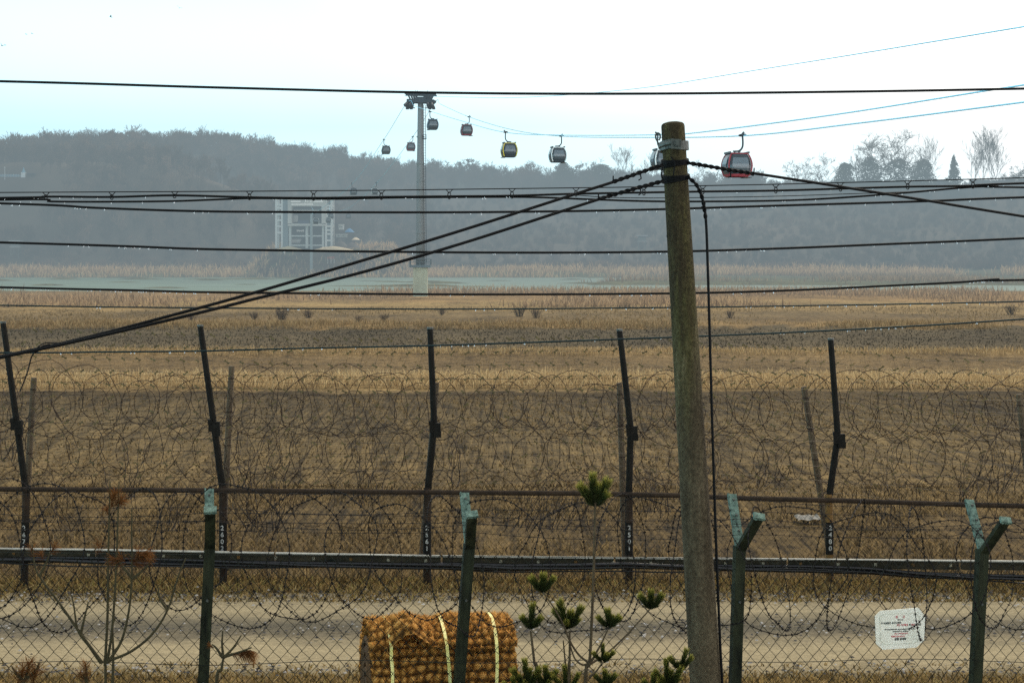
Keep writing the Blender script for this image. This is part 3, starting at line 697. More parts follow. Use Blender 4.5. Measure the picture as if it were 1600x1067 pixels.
# ------------------------------------------------------------------ gondola line
steel_pale = mat('pale_blue_grey_steel', (.12, .16, .18), .5, .2, .2, .6)
steel_mid = mat('grey_tower_steel', (.17, .185, .185), .55, 0, .18, .4, stretch=(1, 1, .2))
steel_dark = mat('dark_blue_grey_steel', (.022, .034, .042), .55, .2, .3, 1)
conc_pale = mat('pale_greenish_concrete', (.48, .50, .38), .9, 0, .2, .7, stretch=(1, 1, .3))
glass_dark = mat('tinted_cabin_glass', (.030, .042, .050), .18, 0, .2, .8, spec=.5)
glass_pane = mat('pane_painted_reflection', (.115, .145, .165), .15, 0, .12, .8, spec=.5)  # paler than the shell glass: reflection put into the pane colour
body_dark = mat('dark_cabin_shell', (.030, .040, .046), .4, 0, .2, .8)
TRIM = {'red': (.26, .03, .04), 'white': (.72, .76, .74), 'yellow': (.62, .50, .05), 'darkred': (.20, .035, .05), 'blue': (.045, .11, .16), 'black': (.02, .03, .035)}
TR = {k: mat(k + '_cabin_trim', v, .4, 0, .1, 1) for k, v in TRIM.items()}

T0 = at(657, 460, 290); TD = 290.0; P2 = TD / F   # metres per photo pixel at the tower
tw = empty('gondola_tower', (T0.x, T0.y, -1)); tag(tw, 'tall grey gondola pylon with cross arms standing on a concrete pier at the river', 'tower')
def tz(py): return CZ + (HY - py) * P2 + 1      # local height of a photo row
b = MB(); b.box((0, 0, tz(440)), (22 * P2, 22 * P2, 46 * P2)); b.build('pier', conc_pale, tw)
pl = MB(); pl.box((0, 0, tz(416)), (33 * P2, 31 * P2, 4 * P2))
plo = pl.build('platform', steel_pale, tw)
rl = MB()
for sx_ in (-1, 1):
    for k in range(5):
        rl.beam((sx_ * 16 * P2, (k - 2) * 7 * P2, tz(414)), (sx_ * 16 * P2, (k - 2) * 7 * P2, tz(405)), .09)
        rl.beam(((k - 2) * 8 * P2, sx_ * 14.5 * P2, tz(414)), ((k - 2) * 8 * P2, sx_ * 14.5 * P2, tz(405)), .09)
    for zz in (405, 409.5):
        rl.beam((sx_ * 16 * P2, -15 * P2, tz(zz)), (sx_ * 16 * P2, 15 * P2, tz(zz)), .09); rl.beam((-16 * P2, sx_ * 14.5 * P2, tz(zz)), (16 * P2, sx_ * 14.5 * P2, tz(zz)), .09)
rl.build('railing', steel_pale, plo)
b = MB(); pr = []
for py, wpx in ((414, 14), (368, 13.6), (320, 13), (270, 12), (215, 10), (168, 8.6), (160, 8.6)): pr.append((wpx * P2 / 2, tz(py)))
b.lathe(pr, n=18); b.build('column', steel_mid, tw, smooth=True)
for py in (364, 312, 283, 256, 214, 395):
    r = np.interp(py, (160, 414), (4.5, 7.1)) * P2
    b = MB(); b.lathe([(r, tz(py) - .12), (r + .14, tz(py) - .12), (r + .14, tz(py) + .12), (r, tz(py) + .12)], n=18); b.build('flange', steel_mid, tw)
b = MB(); b.box((6.5 * P2, -.2, tz(217)), (6 * P2, 1.0, .12))
for k in (4.2, 9.2): b.beam((k * P2, -.7, tz(217)), (k * P2, -.7, tz(211)), .08)
b.beam((4 * P2, -.7, tz(211)), (9.4 * P2, -.7, tz(211)), .08); b.build('service_ledge', steel_dark, tw)
b = MB(); b.beam((.75, -.95, tz(410)), (.6, -.75, tz(165)), .07); b.beam((1.15, -.85, tz(410)), (.95, -.65, tz(165)), .07)
for k in range(60):
    t = k / 59; b.beam((.75 - .15 * t, -.95 + .2 * t, tz(410 - 245 * t)), (1.15 - .2 * t, -.85 + .2 * t, tz(410 - 245 * t)), .05)
b.build('ladder', steel_dark, tw)
b = MB()
for yy in (-1.1, 1.1): b.beam((-21 * P2, yy, tz(158.5)), (22 * P2, yy, tz(159.5)), .35, .62)
b.box((1 * P2, 0, tz(155.5)), (16 * P2, 2.6, .7))
for k in (-18, -9, 9, 18): b.beam((k * P2, -1.1, tz(159)), (k * P2, 1.1, tz(159)), .3)
b.build('cross_arm', steel_dark, tw)
b = MB()
for yy in (-1.3, 1.3): b.beam((-24 * P2, yy, tz(147.5)), (25 * P2, yy, tz(148.8)), .28)
for k in (-19.5, -15, -11, -7, 7, 11, 15, 20):
    for yy in (-1.3, 1.3): b.beam((k * P2, yy, tz(148)), (k * .78 * P2, yy * .85, tz(157)), .22)
for k in (-6, 0, 6): b.beam((k * P2, -1.3, tz(148)), (k * P2, 1.3, tz(148)), .16)
b.build('gantry', steel_dark, tw)
for sgn, x0 in ((-1, -17), (1, 15)):
    for dx in (0, 6):       # curved saddles that carry the ropes over the arm, one long shoe for each rope
        xx = (x0 + (dx if sgn < 0 else -dx) + (3 if sgn > 0 else -2)) * P2
        pts = [(xx - .12 * k_ * sgn * 0 + (-.55 * t * t if sgn < 0 else .30 * t * t) * (1 if t > 0 else .6) , t * 3.2, tz(161) - .30 * t * t * 2.6) for k_, t in ((0, v) for v in np.linspace(-1, 1, 9))]
        b = MB(); b.tube(pts, .22, 6)
        for q in range(1, 8): b.tube([Vector(pts[q]) + Vector((-.28, 0, -.3)), Vector(pts[q]) + Vector((.28, 0, -.3))], .3, 8)
        b.tube([(xx, 0, tz(158)), (xx, 0, tz(162))], .3, 6)
        b.build('rope_saddle', steel_dark, tw)
    pts = [(sgn * 19 * P2, 0, tz(160)), (sgn * 23 * P2, -1.8, tz(166 if sgn < 0 else 161))]
    b = MB(); b.tube(pts, .34, 6); b.tube([(sgn * 8 * P2, -.5, tz(169.5)), (sgn * 21 * P2, -.5, tz(169.5))], .1, 5); b.tube([(sgn * 10 * P2, -.5, tz(161)), (sgn * 15 * P2, -.5, tz(170))], .2, 5)
    b.tube([(sgn * 14 * P2, -.5, tz(161)), (sgn * 19 * P2, -.7, tz(169.5))], .28, 5)
    b.build('rope_guide', steel_dark, tw)
for k in (-8, -5, 11):
    b = MB(); b.beam((k * P2, 0, tz(148)), (k * P2, 0, tz(141.5)), .07); b.build('lightning_rod', steel_dark, tw)

# ropes as real hanging cables
def rope(name, label, pts, r, m, k=10, cat='cable', group=None):
    b = MB(); b.tube(smooth_path(pts, k), r, 5); return tag(b.build(name, m), label, cat, group)
rope_m = mat('steel_rope_fringe_blue', (.30, .66, .80), .5, .2, .1, 1)  # bright blue light fringe put into the rope colour
R1 = [at(515, 322, 612), at(517, 330, 520), at(545, 325, 455), at(588, 287, 390), at(645, 214, 325), at(680, 160, 290.5), at(689, 163.5, 284), at(733, 183, 246), at(800, 203, 208), at(876, 213, 174), at(1000, 215, 140), at(1160, 212.5, 110), at(1340, 193, 90), at(1600, 160, 70), at(2000, 110, 55), at(2700, 20, 42)]
R2 = [at(486, 322, 612), at(490, 330, 520), at(492, 333, 440), at(550, 288, 400), at(600, 218, 325), at(636, 161, 290.5), at(648, 166, 284), at(672, 174, 258), at(720, 189, 225), at(789, 207, 187), at(880, 211.5, 165), at(1028, 211, 132), at(1085, 208, 115), at(1300, 180, 90), at(1600, 133, 68), at(2000, 76, 54), at(2700, -20, 42)]
rope('gondola_rope', 'lower of the two cabin carrying ropes rising to the right, the red cabin on it', R1, .045, rope_m, group='ropes of the gondola line')
rope('gondola_rope', 'upper of the two cabin carrying ropes rising to the right, the yellow cabin on it', R2, .045, rope_m, group='ropes of the gondola line')
rope('tower_cable', 'thin pale cable from the top of the gondola tower climbing to the upper right corner', [at(632, 150, 291), at(685, 151, 288), at(800, 153, 240), at(975, 141, 170), at(1200, 107, 120), at(1600, 42, 75), at(2200, -60, 52)], .04, rope_m, group='ropes of the gondola line')

def cabin(label, gx, gy, d, trim, side, name='gondola_cabin', rope_dir=(.175, -1), s=1.0):
    """gx,gy: photo pixel of the grip; side +1: hanger starts right of the cabin centre"""
    g = at(gx, gy, d); t = empty(name, g, math.atan2(rope_dir[0], -rope_dir[1]))
    tag(t, label, 'gondola cabin', 'cabins on the gondola line')
    W, L, H = 1.86 * s, 1.72 * s, 1.66 * s
    ox = -.42 * side; zt = -1.33                     # roof height below the grip
    prof = [(0, .74, .80), (.03, .80, .85), (.22, .93, .95), (.42, 1.0, 1.0), (.55, 1.0, 1.0), (.75, .92, .95), (.95, .76, .84), (1.0, .70, .78)]
    def ring(wf, lf, z, n=28):
        out = []
        for k in range(n):
            a = 2 * PI * k / n; c_, s_ = math.cos(a), math.sin(a)
            e_ = .42
            out.append((ox + W / 2 * wf * math.copysign(abs(c_) ** e_, c_), L / 2 * lf * math.copysign(abs(s_) ** e_, s_), z))
        return out
    def loft(z0, z1, inflate=1.0):
        b = MB(); lv = [p for p in np.linspace(z0, z1, 9)]; vs = []; n = 28
        for q in lv:
            wf, lf = np.interp(q, [p[0] for p in prof], [p[1] for p in prof]), np.interp(q, [p[0] for p in prof], [p[2] for p in prof])
            vs += ring(wf * inflate, lf * inflate, zt - H * (1 - q))
        fs = [(i * n + k, i * n + (k + 1) % n, (i + 1) * n + (k + 1) % n, (i + 1) * n + k) for i in range(8) for k in range(n)]
        fs += [tuple(range(n - 1, -1, -1)), tuple(8 * n + k for k in range(n))]
        b.add(vs, fs); return b
    loft(0, 1).build('shell', glass_dark, t)
    loft(0, .12, 1.012).build('skirt', TR[trim] if trim in ('red', 'darkred') else body_dark, t)
    loft(.20, .36, 1.012).build('lower_panel', body_dark, t)
    wf = lambda q: np.interp(q, [p[0] for p in prof], [p[1] for p in prof]); lf = lambda q: np.interp(q, [p[0] for p in prof], [p[2] for p in prof])
    for sy in (-1, 1):
        # trim hoop around each end face, then its big pane
        b = MB(); pts = []
        for q in np.linspace(.05, 1, 10): pts.append((ox - W / 2 * wf(q) * .93, sy * L / 2 * lf(q) * .97, zt - H * (1 - q)))
        for q in np.linspace(1, .05, 10): pts.append((ox + W / 2 * wf(q) * .93, sy * L / 2 * lf(q) * .97, zt - H * (1 - q)))
        b.tube(pts, .055 * s, 6); b.build('trim_hoop', TR[trim], t)
        b = MB(); vs = []
        for q in (.42, .55, .68, .82):
            for u in (-.66, .66): vs.append((ox + W / 2 * wf(q) * u, sy * (L / 2 * lf(q) + .02), zt - H * (1 - q)))
        b.add(vs, [(0, 1, 3, 2), (2, 3, 5, 4), (4, 5, 7, 6)]); b.build('window_pane', glass_pane, t)
        b = MB(); vs = []
        for q in (.40, .55, .70, .84):
            for u in (-.6, .6): vs.append((ox + sy * (W / 2 * wf(q) + .02), L / 2 * lf(q) * u, zt - H * (1 - q)))
        b.add(vs, [(0, 1, 3, 2), (2, 3, 5, 4), (4, 5, 7, 6)]); b.build('door_pane', glass_pane, t)
    b = MB(); b.box((ox, 0, zt + .03), (W * .78, L * .8, .06))
    for u in (-1, 1): b.box((ox + u * W * .37, 0, zt + .08), (.09, L * .8, .12))
    b.build('roof', body_dark, t)
    b = MB(); pts = [(0, 0, 0), (.03 * side, 0, -.35), (.02 * side, 0, -.75), (-.10 * side, 0, -1.0), (-.30 * side, 0, -1.12), (-.55 * side, 0, -1.14)]
    b.tube(smooth_path(pts, 4), .065, 6)
    for u in (-.16, .16): b.beam((ox + u, 0, -1.14), (ox + u, 0, zt), .09)
    b.beam((ox - .28, 0, -1.14), (ox + .28, 0, -1.14), .10); b.build('hanger', steel_dark, t)
    b = MB(); b.box((0, 0, .02), (.26, .7, .16)); b.beam((-.28, 0, 0), (.3, 0, .02), .1); b.beam((.02, .2, .05), (.18 * side, .2, .26), .12); b.build('rope_grip', steel_dark, t)
    b = MB(); b.box((ox + .42 * W * side * .9, 0, zt - H - .03), (.5, L * .6, .06)); b.build('footboard', body_dark, t)
    return t
cabin('red trimmed cabin, the largest, hanging right of the utility pole', 1160, 212, 110, 'red', 1)
cabin('white trimmed cabin half hidden behind the top of the utility pole', 1028, 211, 132, 'white', -1)
cabin('white and black cabin between the yellow cabin and the utility pole', 877, 213, 174, 'white', 1)
cabin('yellow trimmed cabin on the middle of the line', 790, 207, 184, 'yellow', -1)
cabin('dark red cabin second to the right of the gondola tower', 733, 183, 246, 'darkred', 1)
cabin('dark blue grey cabin close to the right side of the gondola tower', 672, 175, 256, 'blue', -1)
cabin('small dark red cabin just left of the gondola tower', 645, 214, 325, 'darkred', 1)
cabin('small pale cabin against the sky, farther left of the gondola tower', 600, 219, 325, 'black', -1)
cabin('tiny white cabin on the hazy slope left of the tower, above the station', 588, 286, 390, 'white', 1)
cabin('tiny blue grey cabin faint in the haze above the right end of the station', 550, 287, 405, 'blue', -1)
cabin('tiny white trimmed cabin right in front of the station opening', 491, 334, 440, 'white', -1)
cabin('tiny white trimmed cabin in front of the right frame of the station', 515, 334, 500, 'white', 1)
cabin('faint dark cabin just right of the station, half over its frame', 519, 328, 520, 'black', 1)
cabin('faint dark cabin farthest right of the station', 546, 329, 560, 'black', 1)

# far station
SD = 622.0; PS = SD / F
s0 = at(479, 388, SD)
stn = empty('gondola_station', (s0.x, s0.y, 10.9)); tag(stn, 'open grey concrete gondola station with white steel side frames at the foot of the hill', 'building')
def sz(py): return CZ + (HY - py) * PS - 10.9
def sxx(px): return (px - 479) * PS
conc = mat('station_concrete', (.66, .63, .57), .85, 0, .2, .15)
conc_d = mat('station_dark_interior', (.045, .06, .066), .85, 0, .3, .2)
lit = mat('station_white_panels', (.86, .86, .82), .5, 0, .05, 1)
glow_m = mat('glowing_strips_and_letters', (.9, .9, .85), .5, 0, .02, 1); glow_m.node_tree.nodes['Principled BSDF'].inputs['Emission Color'].default_value = (1, .93, .84, 1); glow_m.node_tree.nodes['Principled BSDF'].inputs['Emission Strength'].default_value = .25  # glow of the lamp strips, added to lettering and sign marks too
wal = mat('station_blue_grey_cladding', (.24, .31, .33), .7, 0, .15, .2, stretch=(1, 1, .2))
def panel(bm, x0, y0, x1, y1, yy, th): bm.box(((sxx(x0) + sxx(x1)) / 2, yy, (sz(y0) + sz(y1)) / 2), (abs(sxx(x1) - sxx(x0)), th, abs(sz(y0) - sz(y1))))
b = MB(); panel(b, 452, 312, 510, 323, -2.0, 5); panel(b, 452, 323, 458, 351, -2.0, 5); panel(b, 504.5, 323, 510, 351, -2.0, 5); panel(b, 452, 350, 510, 353.5, -2.0, 5)
b.build('portal_frame', conc, stn)
b = MB(); panel(b, 453, 312, 509, 388, 8, 10); b.build('interior', conc_d, stn)  # solid block; shade inside the open station put into its dark colour
b = MB()
for x0 in (453, 479, 504.5): panel(b, x0, 353.5, x0 + 3.5, 388, -1.6, 3)
panel(b, 453, 368, 508, 370, -1.5, 2.6); panel(b, 453, 382.5, 508, 384.5, -1.5, 2.6); b.build('lower_frame', mat('pale_station_frame', (.70, .72, .68), .7, 0, .1, .3), stn)
b = MB(); panel(b, 444, 312, 452, 388, 1, 9); panel(b, 510, 325, 519.5, 388, 1, 7); b.build('side_wing', wal, stn)
b = MB(); panel(b, 456, 326, 505, 333, 1.5, .6); b.build('upper_fascia', mat('station_fascia', (.16, .19, .19), .7, 0, .2, .3), stn)
b = MB()
for x0, x1 in ((457, 472), (479.5, 481), (482.5, 484), (487, 489), (492, 507)): panel(b, x0, 315, x1, 316.7, -4.7, .2)
for k in range(15): panel(b, 458 + k * 2.25, 319.2 + (k % 3) * .15, 459.95 + k * 2.25, 321.2, -4.7, .2)
for k in range(19): panel(b, 459 + k * 2.1, 328.4 + (k % 2) * .3, 460.3 + k * 2.1, 330.0, 1.0, .2)
b.build('lamp_strips_lettering', glow_m, stn)
b = MB()
for k in range(7): panel(b, 464 + k * 1.7, 360 - abs(3 - k) * .3, 465 + k * 1.7, 362.2 - (k % 2) * .6, -.4, .2)
for k in range(3): panel(b, 457, 374 + k * 2.2, 471 - k, 374.6 + k * 2.2, -.6, .2)
b.build('lower_sign', glow_m, stn)
b = MB(); panel(b, 456, 336, 465, 347, 1.6, .6); b.build('pale_box', conc, stn)
b = MB(); panel(b, 465, 344, 482, 350, 1.2, .6); b.build('blue_panel', mat('station_blue_panel', (.05, .09, .16), .5, 0, .2, .3), stn)
for nm, xs, rungs in (('side_frame', (433.5, 442.5), (320.5, 325.5, 335, 344.5, 354, 364)), ('side_frame', (511, 519.5), (322, 326.5, 338, 354, 360, 366, 376))):
    b = MB()
    for x in xs:
        for yy in (-3, 3): b.beam((sxx(x), yy, sz(388)), (sxx(x), yy, sz(312)), .8)
    for r in rungs:
        for yy in (-3, 3): b.beam((sxx(xs[0]), yy, sz(r)), (sxx(xs[1]), yy, sz(r)), .7)
        for x in xs: b.beam((sxx(x), -3, sz(r)), (sxx(x), 3, sz(r)), .3)
    b.build(nm, lit, stn)
b = MB(); panel(b, 442, 310.6, 520, 312, 2, 12); b.build('roof', conc, stn)
# mast in front of the station, and building-site clutter beside it
mp_ = at(486.5, 391, 606)
mo_ = empty('station_pylon', (mp_.x, mp_.y, 0)); tag(mo_, 'slim pale pylon standing just in front of the gondola station', 'pylon')
b = MB(); b.lathe([(.62, 0), (.45, CZ + (HY - 334) * 606 / F)], n=10); b.build('column', mat('pale_pylon_steel', (.34, .40, .40), .6, 0, .1, .5), mo_)
b = MB(); zt_ = CZ + (HY - 333) * 606 / F; b.box((0, 0, zt_), (6, .8, .7)); b.build('cross_arm', steel_pale, mo_)
def clutter(name, label, cat, px, py, wpx, hpx, col, d=616, shape='box', depth=4.0):
    c = at(px, py, d); W_, H_ = wpx * d / F, hpx * d / F
    m_ = mat(name + '_skin', col, .7, 0, .2, .4)
    if shape == 'box':
        t = empty(name, (c.x, c.y, c.z)); tag(t, label, cat)
        q = MB(); q.box((0, 0, H_ / 2), (W_, depth, H_)); q.build('wall', m_, t)
        q = MB(); q.box((0, 0, H_ + .1), (W_ * 1.1, depth * 1.1, .25)); q.build('roof', conc, t)
        q = MB()
        for u in (-.25, .2): q.box((u * W_, -depth / 2 - .02, H_ * .55), (W_ * .16, .06, H_ * .3))
        q.build('window', conc_d, t)
    else:
        q = MB(); V_ = []; n_ = 12
        for j in range(7):
            for k in range(n_):
                a = 2 * PI * k / n_; rr_ = 1 - j / 6
                V_.append((W_ / 2 * rr_ * math.cos(a) * (1 + .25 * mn.noise(Vector((math.cos(a) * 2, math.sin(a) * 2, px)))), depth / 2 * rr_ * math.sin(a), H_ * (1 - rr_ ** 1.5) * (1 + .3 * mn.noise(Vector((k * .9, j, px))))))
        q.add(V_, [(j * n_ + k, j * n_ + (k + 1) % n_, (j + 1) * n_ + (k + 1) % n_, (j + 1) * n_ + k) for j in range(6) for k in range(n_)])
        t = q.build(name, m_, smooth=True); t.location = c; tag(t, label, cat)
    return t
clutter('site_cabin', 'small white site cabin right of the gondola station', 'hut', 533.5, 359, 7, 7.5, (.60, .60, .55), 626)
clutter('tarp_heap', 'blue tarpaulin covered heap right of the gondola station', 'tarp', 546, 363, 16, 6, (.06, .26, .50), 624, 'heap', 5)
clutter('container_hut', 'long pale low hut below the blue heap beside the station', 'hut', 534, 371, 16, 4, (.40, .40, .36), 620)
clutter('sand_heap', 'pale sand heap at the right end of the station yard', 'heap', 556, 375, 14, 4, (.75, .60, .40), 618, 'heap', 6)
clutter('rubble_heap', 'dark brown heap of building rubble right beside the station', 'heap', 532, 385, 24, 9, (.09, .07, .055), 616, 'heap', 6)
clutter('rubble_heap', 'brown rubble heap below the pale sand heap of the station yard', 'heap', 551, 387, 22, 9, (.12, .085, .065), 615, 'heap', 6)
clutter('sand_bank', 'long low yellow sand bank in front of the gondola station', 'heap', 520, 391, 66, 6, (.75, .58, .34), 611, 'heap', 4)
clutter('sand_bank', 'yellowish bank left in front of the gondola station', 'heap', 452, 391, 46, 6, (.55, .46, .26), 611, 'heap', 4)
t = empty('orange_barrier', at(517, 406, 607)); tag(t, 'small orange red safety barrier below the station yard', 'barrier')
b = MB(); k_ = 607 / F
for u in (-4.5, -1.5, 1.5, 4.5): b.box((u * k_, 0, 3.2 * k_), (1.9 * k_, .3, 3.2 * k_))
b.build('panel', mat('orange_red_plastic', (.50, .07, .03), .6, 0, .1, 1), t)
b = MB()
for u in (-5, 0, 5): b.beam((u * k_, .2, -1.5), (u * k_, .2, 5 * k_), .2)
b.build('stand', conc, t)
# road that climbs from the yard
V, Fc = [], []
for i, (py, xl, xr, d) in enumerate(((388, 560, 575, 618), (376, 562, 585, 632), (365, 571, 592, 652), (357, 576, 600, 672), (353, 580, 606, 690))):
    for px in (xl, xr):
        X = (px - CX) / F * d; V.append((X, d, ground_z(px, X, d) + .35))
    if i: Fc.append((2 * i - 2, 2 * i - 1, 2 * i + 1, 2 * i))
tag(mesh_np('access_road', V, Fc, mat('pale_hill_road', (.26, .24, .23), .9, 0, .15, .2)), kind='structure')

# hut with blue fence on the left hill
d = hit(37, 277); c = at(37, 278, d); k_ = d / F
t = empty('white_hut', c); tag(t, 'small white hut with pale blue cupola on the left hillside', 'hut')
b = MB(); b.box((0, 0, 4 * k_), (6.5 * k_, 2, 8 * k_)); b.build('wall', mat('white_hut_wall', (.85, .87, .85), .6, 0, .05, 1), t)
b = MB(); b.lathe([(3.4 * k_, 8 * k_), (2.4 * k_, 10.2 * k_), (1.6 * k_, 12 * k_), (.3 * k_, 16.5 * k_)], n=10); b.build('cupola', mat('pale_blue_roof', (.20, .42, .52), .6, 0, .1, 1), t)
b = MB(); b.box((11 * k_, .5, 6.6 * k_), (14 * k_, 3, 1.0 * k_))
for u in (6, 11, 17): b.beam((u * k_, 0, -2), (u * k_, 0, 6.6 * k_), .25)
b.build('porch_roof', conc_d, t)
t = empty('blue_wall', at(14, 277, d)); tag(t, 'long pale blue wall left of the white hut on the hillside', 'wall')
b = MB(); b.box((0, 0, 1.8 * k_), (36 * k_, .4, 4.4 * k_)); b.build('panel', mat('pale_blue_wall', (.18, .32, .40), .7, 0, .25, .4), t)
b = MB()
for u in np.linspace(-18, 16, 9): b.beam((u * k_, -.3, -1), (u * k_, -.3, 5 * k_), .22)
b.build('post', mat('pale_wall_post', (.42, .46, .46), .7, 0, .1, 1), t)
t = empty('mast', at(7.5, 276, d - 2)); tag(t, 'thin pale mast above the blue wall on the left hillside', 'mast'); b = MB(); b.lathe([(.14, -2), (.08, 16 * k_)], n=6); b.build('pole', lit, t); b = MB(); b.beam((-.5, 0, 14 * k_), (.5, 0, 14 * k_), .1); b.build('cross_bar', lit, t)
# watch posts
def watch_post(label, px, py, d, s):
    d = WT[px]; c = at(px, py, d); t = empty('watch_tower', (c.x, c.y, c.z)); tag(t, label, 'watch tower', 'watch towers below the hills')
    m1 = mat('grey_green_post_wall', (.16, .18, .16), .8, 0, .2, .5)
    b = MB()
    for u in (-1, 1):
        for v in (-1, 1): b.beam((u * s, v * s, -1.5), (u * s, v * s, 2.6 * s), .2)
    b.beam((-s, -s, 0), (s, -s, 2 * s), .12); b.beam((s, -s, 0), (-s, -s, 2 * s), .12); b.build('frame', m1, t)
    b = MB(); b.box((0, 0, 2.3 * s), (2.6 * s, 2.6 * s, .2)); b.build('deck', conc, t)
    b = MB(); b.box((0, 0, 2.9 * s), (2.2 * s, 2.2 * s, 1.0 * s)); b.build('wall', m1, t)
    b = MB(); b.box((0, 0, 3.6 * s), (2.0 * s, 2.0 * s, .45 * s)); b.build('window', conc_d, t)
    b = MB(); b.box((0, 0, 3.95 * s), (3.0 * s, 3.0 * s, .25 * s)); b.build('roof', mat('pale_roof_sheet', (.5, .5, .48), .6, 0, .1, 1), t)
watch_post('faint square watch tower in the haze left of the utility pole', 1003, 390, 640, 1.6)
watch_post('faint watch tower at the left edge below the wooded hill', 25, 400, 638, 1.6)
# small poles on the far bank
for px, pt, pb, lb in ((833, 407, 427, 'short pale lamp pole on the far bank right of the gondola tower'), (963, 371, 392, 'faint pole beside the watch tower left of the utility pole'), (615, 401, 420, 'short pale pole on the far bank left of the gondola tower'), (270, 398, 420, 'short pale pole on the far bank below the left hill'), (438, 390, 418, 'dark pole on the far bank below the left end of the station')):
    t = empty('lamp_pole', at(px, pb, 628)); tag(t, lb, 'pole', 'poles along the far bank'); H_ = (pb - pt) * 628 / F
    b = MB(); b.lathe([(.10, -1), (.07, H_)], n=6); b.build('pole', steel_pale, t)
    b = MB(); b.beam((-.5, 0, H_), (.5, 0, H_), .12); b.build('head', steel_pale, t)
# houses behind the right trees
for px, py, wpx, hpx, lb in ((1470, 292, 20, 9, 'low hazy grey house behind the conifer on the right hilltop'), (1530, 292, 26, 10, 'hazy pale house front at the foot of the tall bare tree row')):
    clutter('house', lb, 'house', px, py, wpx, hpx, (.20, .23, .25), 812, 'box', 6)
clutter('house', 'pink grey house roof low on the slope below the sloping cable on the right', 'house', 1243, 318, 22, 9, (.45, .36, .32), hit(1243, 318), 'box', 6)
clutter('house', 'small pale house on the slope right of the bare low tree', 'house', 1458, 300, 7, 5, (.55, .5, .46), hit(1458, 303), 'box', 5)

# birds
bm_ = mat('dark_bird_feathers', (.03, .05, .055), .8, 0, .2, 4)
def bird(label, px, py, d, rz, flap, s):
    t = empty('bird', at(px, py, d), rz); tag(t, label, 'bird', 'birds in the sky'); t.rotation_euler = (.25, flap * .3, rz); t.scale = (s, s, s)
    b = MB(); b.tube([(0, -.24, 0), (0, -.16, .02), (0, 0, .01), (0, .14, .02), (0, .20, .03), (0, .27, .03)], [.01, .05, .075, .06, .045, .008], 7)
    b.add([(-.03, -.2, .01), (.03, -.2, .01), (.07, -.36, .01), (-.07, -.36, .01)], [(0, 1, 2, 3)])
    o = b.build('body', bm_, t)
    for sg in (-1, 1):
        q = MB(); q.add([(0, .10, .03), (0, -.08, .03), (sg * .28, -.10, .03 + flap * .16), (sg * .26, .12, .03 + flap * .17), (sg * .56, -.12, .02 + flap * .12), (sg * .48, .06, .03 + flap * .16)], [(0, 1, 2, 3), (3, 2, 4, 5)])
        q.build('wing', bm_, t)
bird('lone bird highest and farthest right in the sky', 280, 13, 120, .4, 1.2, .42)
bird('lone bird in the sky between the single highest bird and the pair', 173, 27, 120, 1.8, .9, .42)
bird('right bird of the small level pair', 50, 53, 150, 1.2, .5, .42)
bird('left bird of the small level pair', 41, 54, 150, 1.4, .3, .42)
bird('lowest bird, wings raised, at the left edge of the sky', 3, 72, 120, .9, 1.3, .48)
bird('tiny bird right beside the lowest bird at the left edge', 8, 71, 150, 1.5, .5, .36)

# ------------------------------------------------------------------ wire helpers
def barbed(bm, pts, r, n=4, step=.1, bl=.014, br=None, closed=False, jit=.3):
    bm.tube(pts, r, n, cap=False, closed=closed)
    pts = [Vector(p) for p in pts] + ([Vector(pts[0])] if closed else [])
    acc = random.uniform(0, step); br = br or r * .8
    for a, b in zip(pts[:-1], pts[1:]):
        L = (b - a).length; d = (b - a) / max(L, 1e-6)
        while acc < L:
            p = a + d * acc; o = d.orthogonal().normalized()
            for k in range(2):
                q = (Matrix.Rotation(random.uniform(0, PI), 3, d) @ o) * bl + d * random.uniform(-.3, .3) * bl
                bm.tube([p - q, p + q], br, 3, cap=False)
            bm.tube([p - d * bl * .45, p + d * bl * .45], r * 1.9, 4, cap=False)
            acc += step * random.uniform(1 - jit, 1 + jit)
        acc -= L

def ring_pts(c, rad, yaw, base_yaw, n=30, seed=0, sq=.06, tilt=0.0):
    """closed loop whose axis is turned by yaw away from the line of the coil"""
    ax = Vector((math.cos(base_yaw), math.sin(base_yaw), 0)); nrm = Vector((-ax.y, ax.x, 0))
    h = ax * math.sin(yaw) + nrm * math.cos(yaw)
    out = []
    for k in range(n):
        a = 2 * PI * k / n
        q = rad * (1 + sq * mn.noise(Vector((math.cos(a) * 1.2, math.sin(a) * 1.2, seed))))
        out.append(c + h * (math.cos(a) * q) + Vector((0, 0, 1)) * (math.sin(a) * q) + ax * (tilt * math.sin(a) * q))
    return out

# ------------------------------------------------------------------ front chain-link fence with Y posts
SL = .19; FANG = math.atan(SL)
def fx(px):              # distance of the fence plane along a photo column
    u = (px - CX) / F; return 10 / (1 - SL * u)
def fpt(px, py, off=0.0):
    d = fx(px) + off; return at(px, py, d)
front = empty('chain_link_fence', fpt(800, 1200)); FI = front.location.copy()
tag(front, 'near chain link fence on dark green posts with forked barbed wire arms', 'fence')
def rel(p, o=FI): return Vector(p) - o
def topy(px): return float(np.interp(px, [-300, 325, 734, 1157, 1537, 2000], [858, 866, 868, 872, 878, 884]))
POSTS = [((-92, 848), -104, (-60, 758), (-108, 790)), ((328, 850), 317.5, (327, 764), (328.5, 797)), ((734, 850), 718, (726, 770), (737, 804)), ((1157, 853), 1150, (1144, 772), (1186, 807)), ((1537, 858), 1526, (1515, 781), (1571, 813)), ((1925, 864), 1918, (1888, 786), (1962, 822))]
arms = []
R_f = Matrix.Rotation(FANG, 3, 'Z')
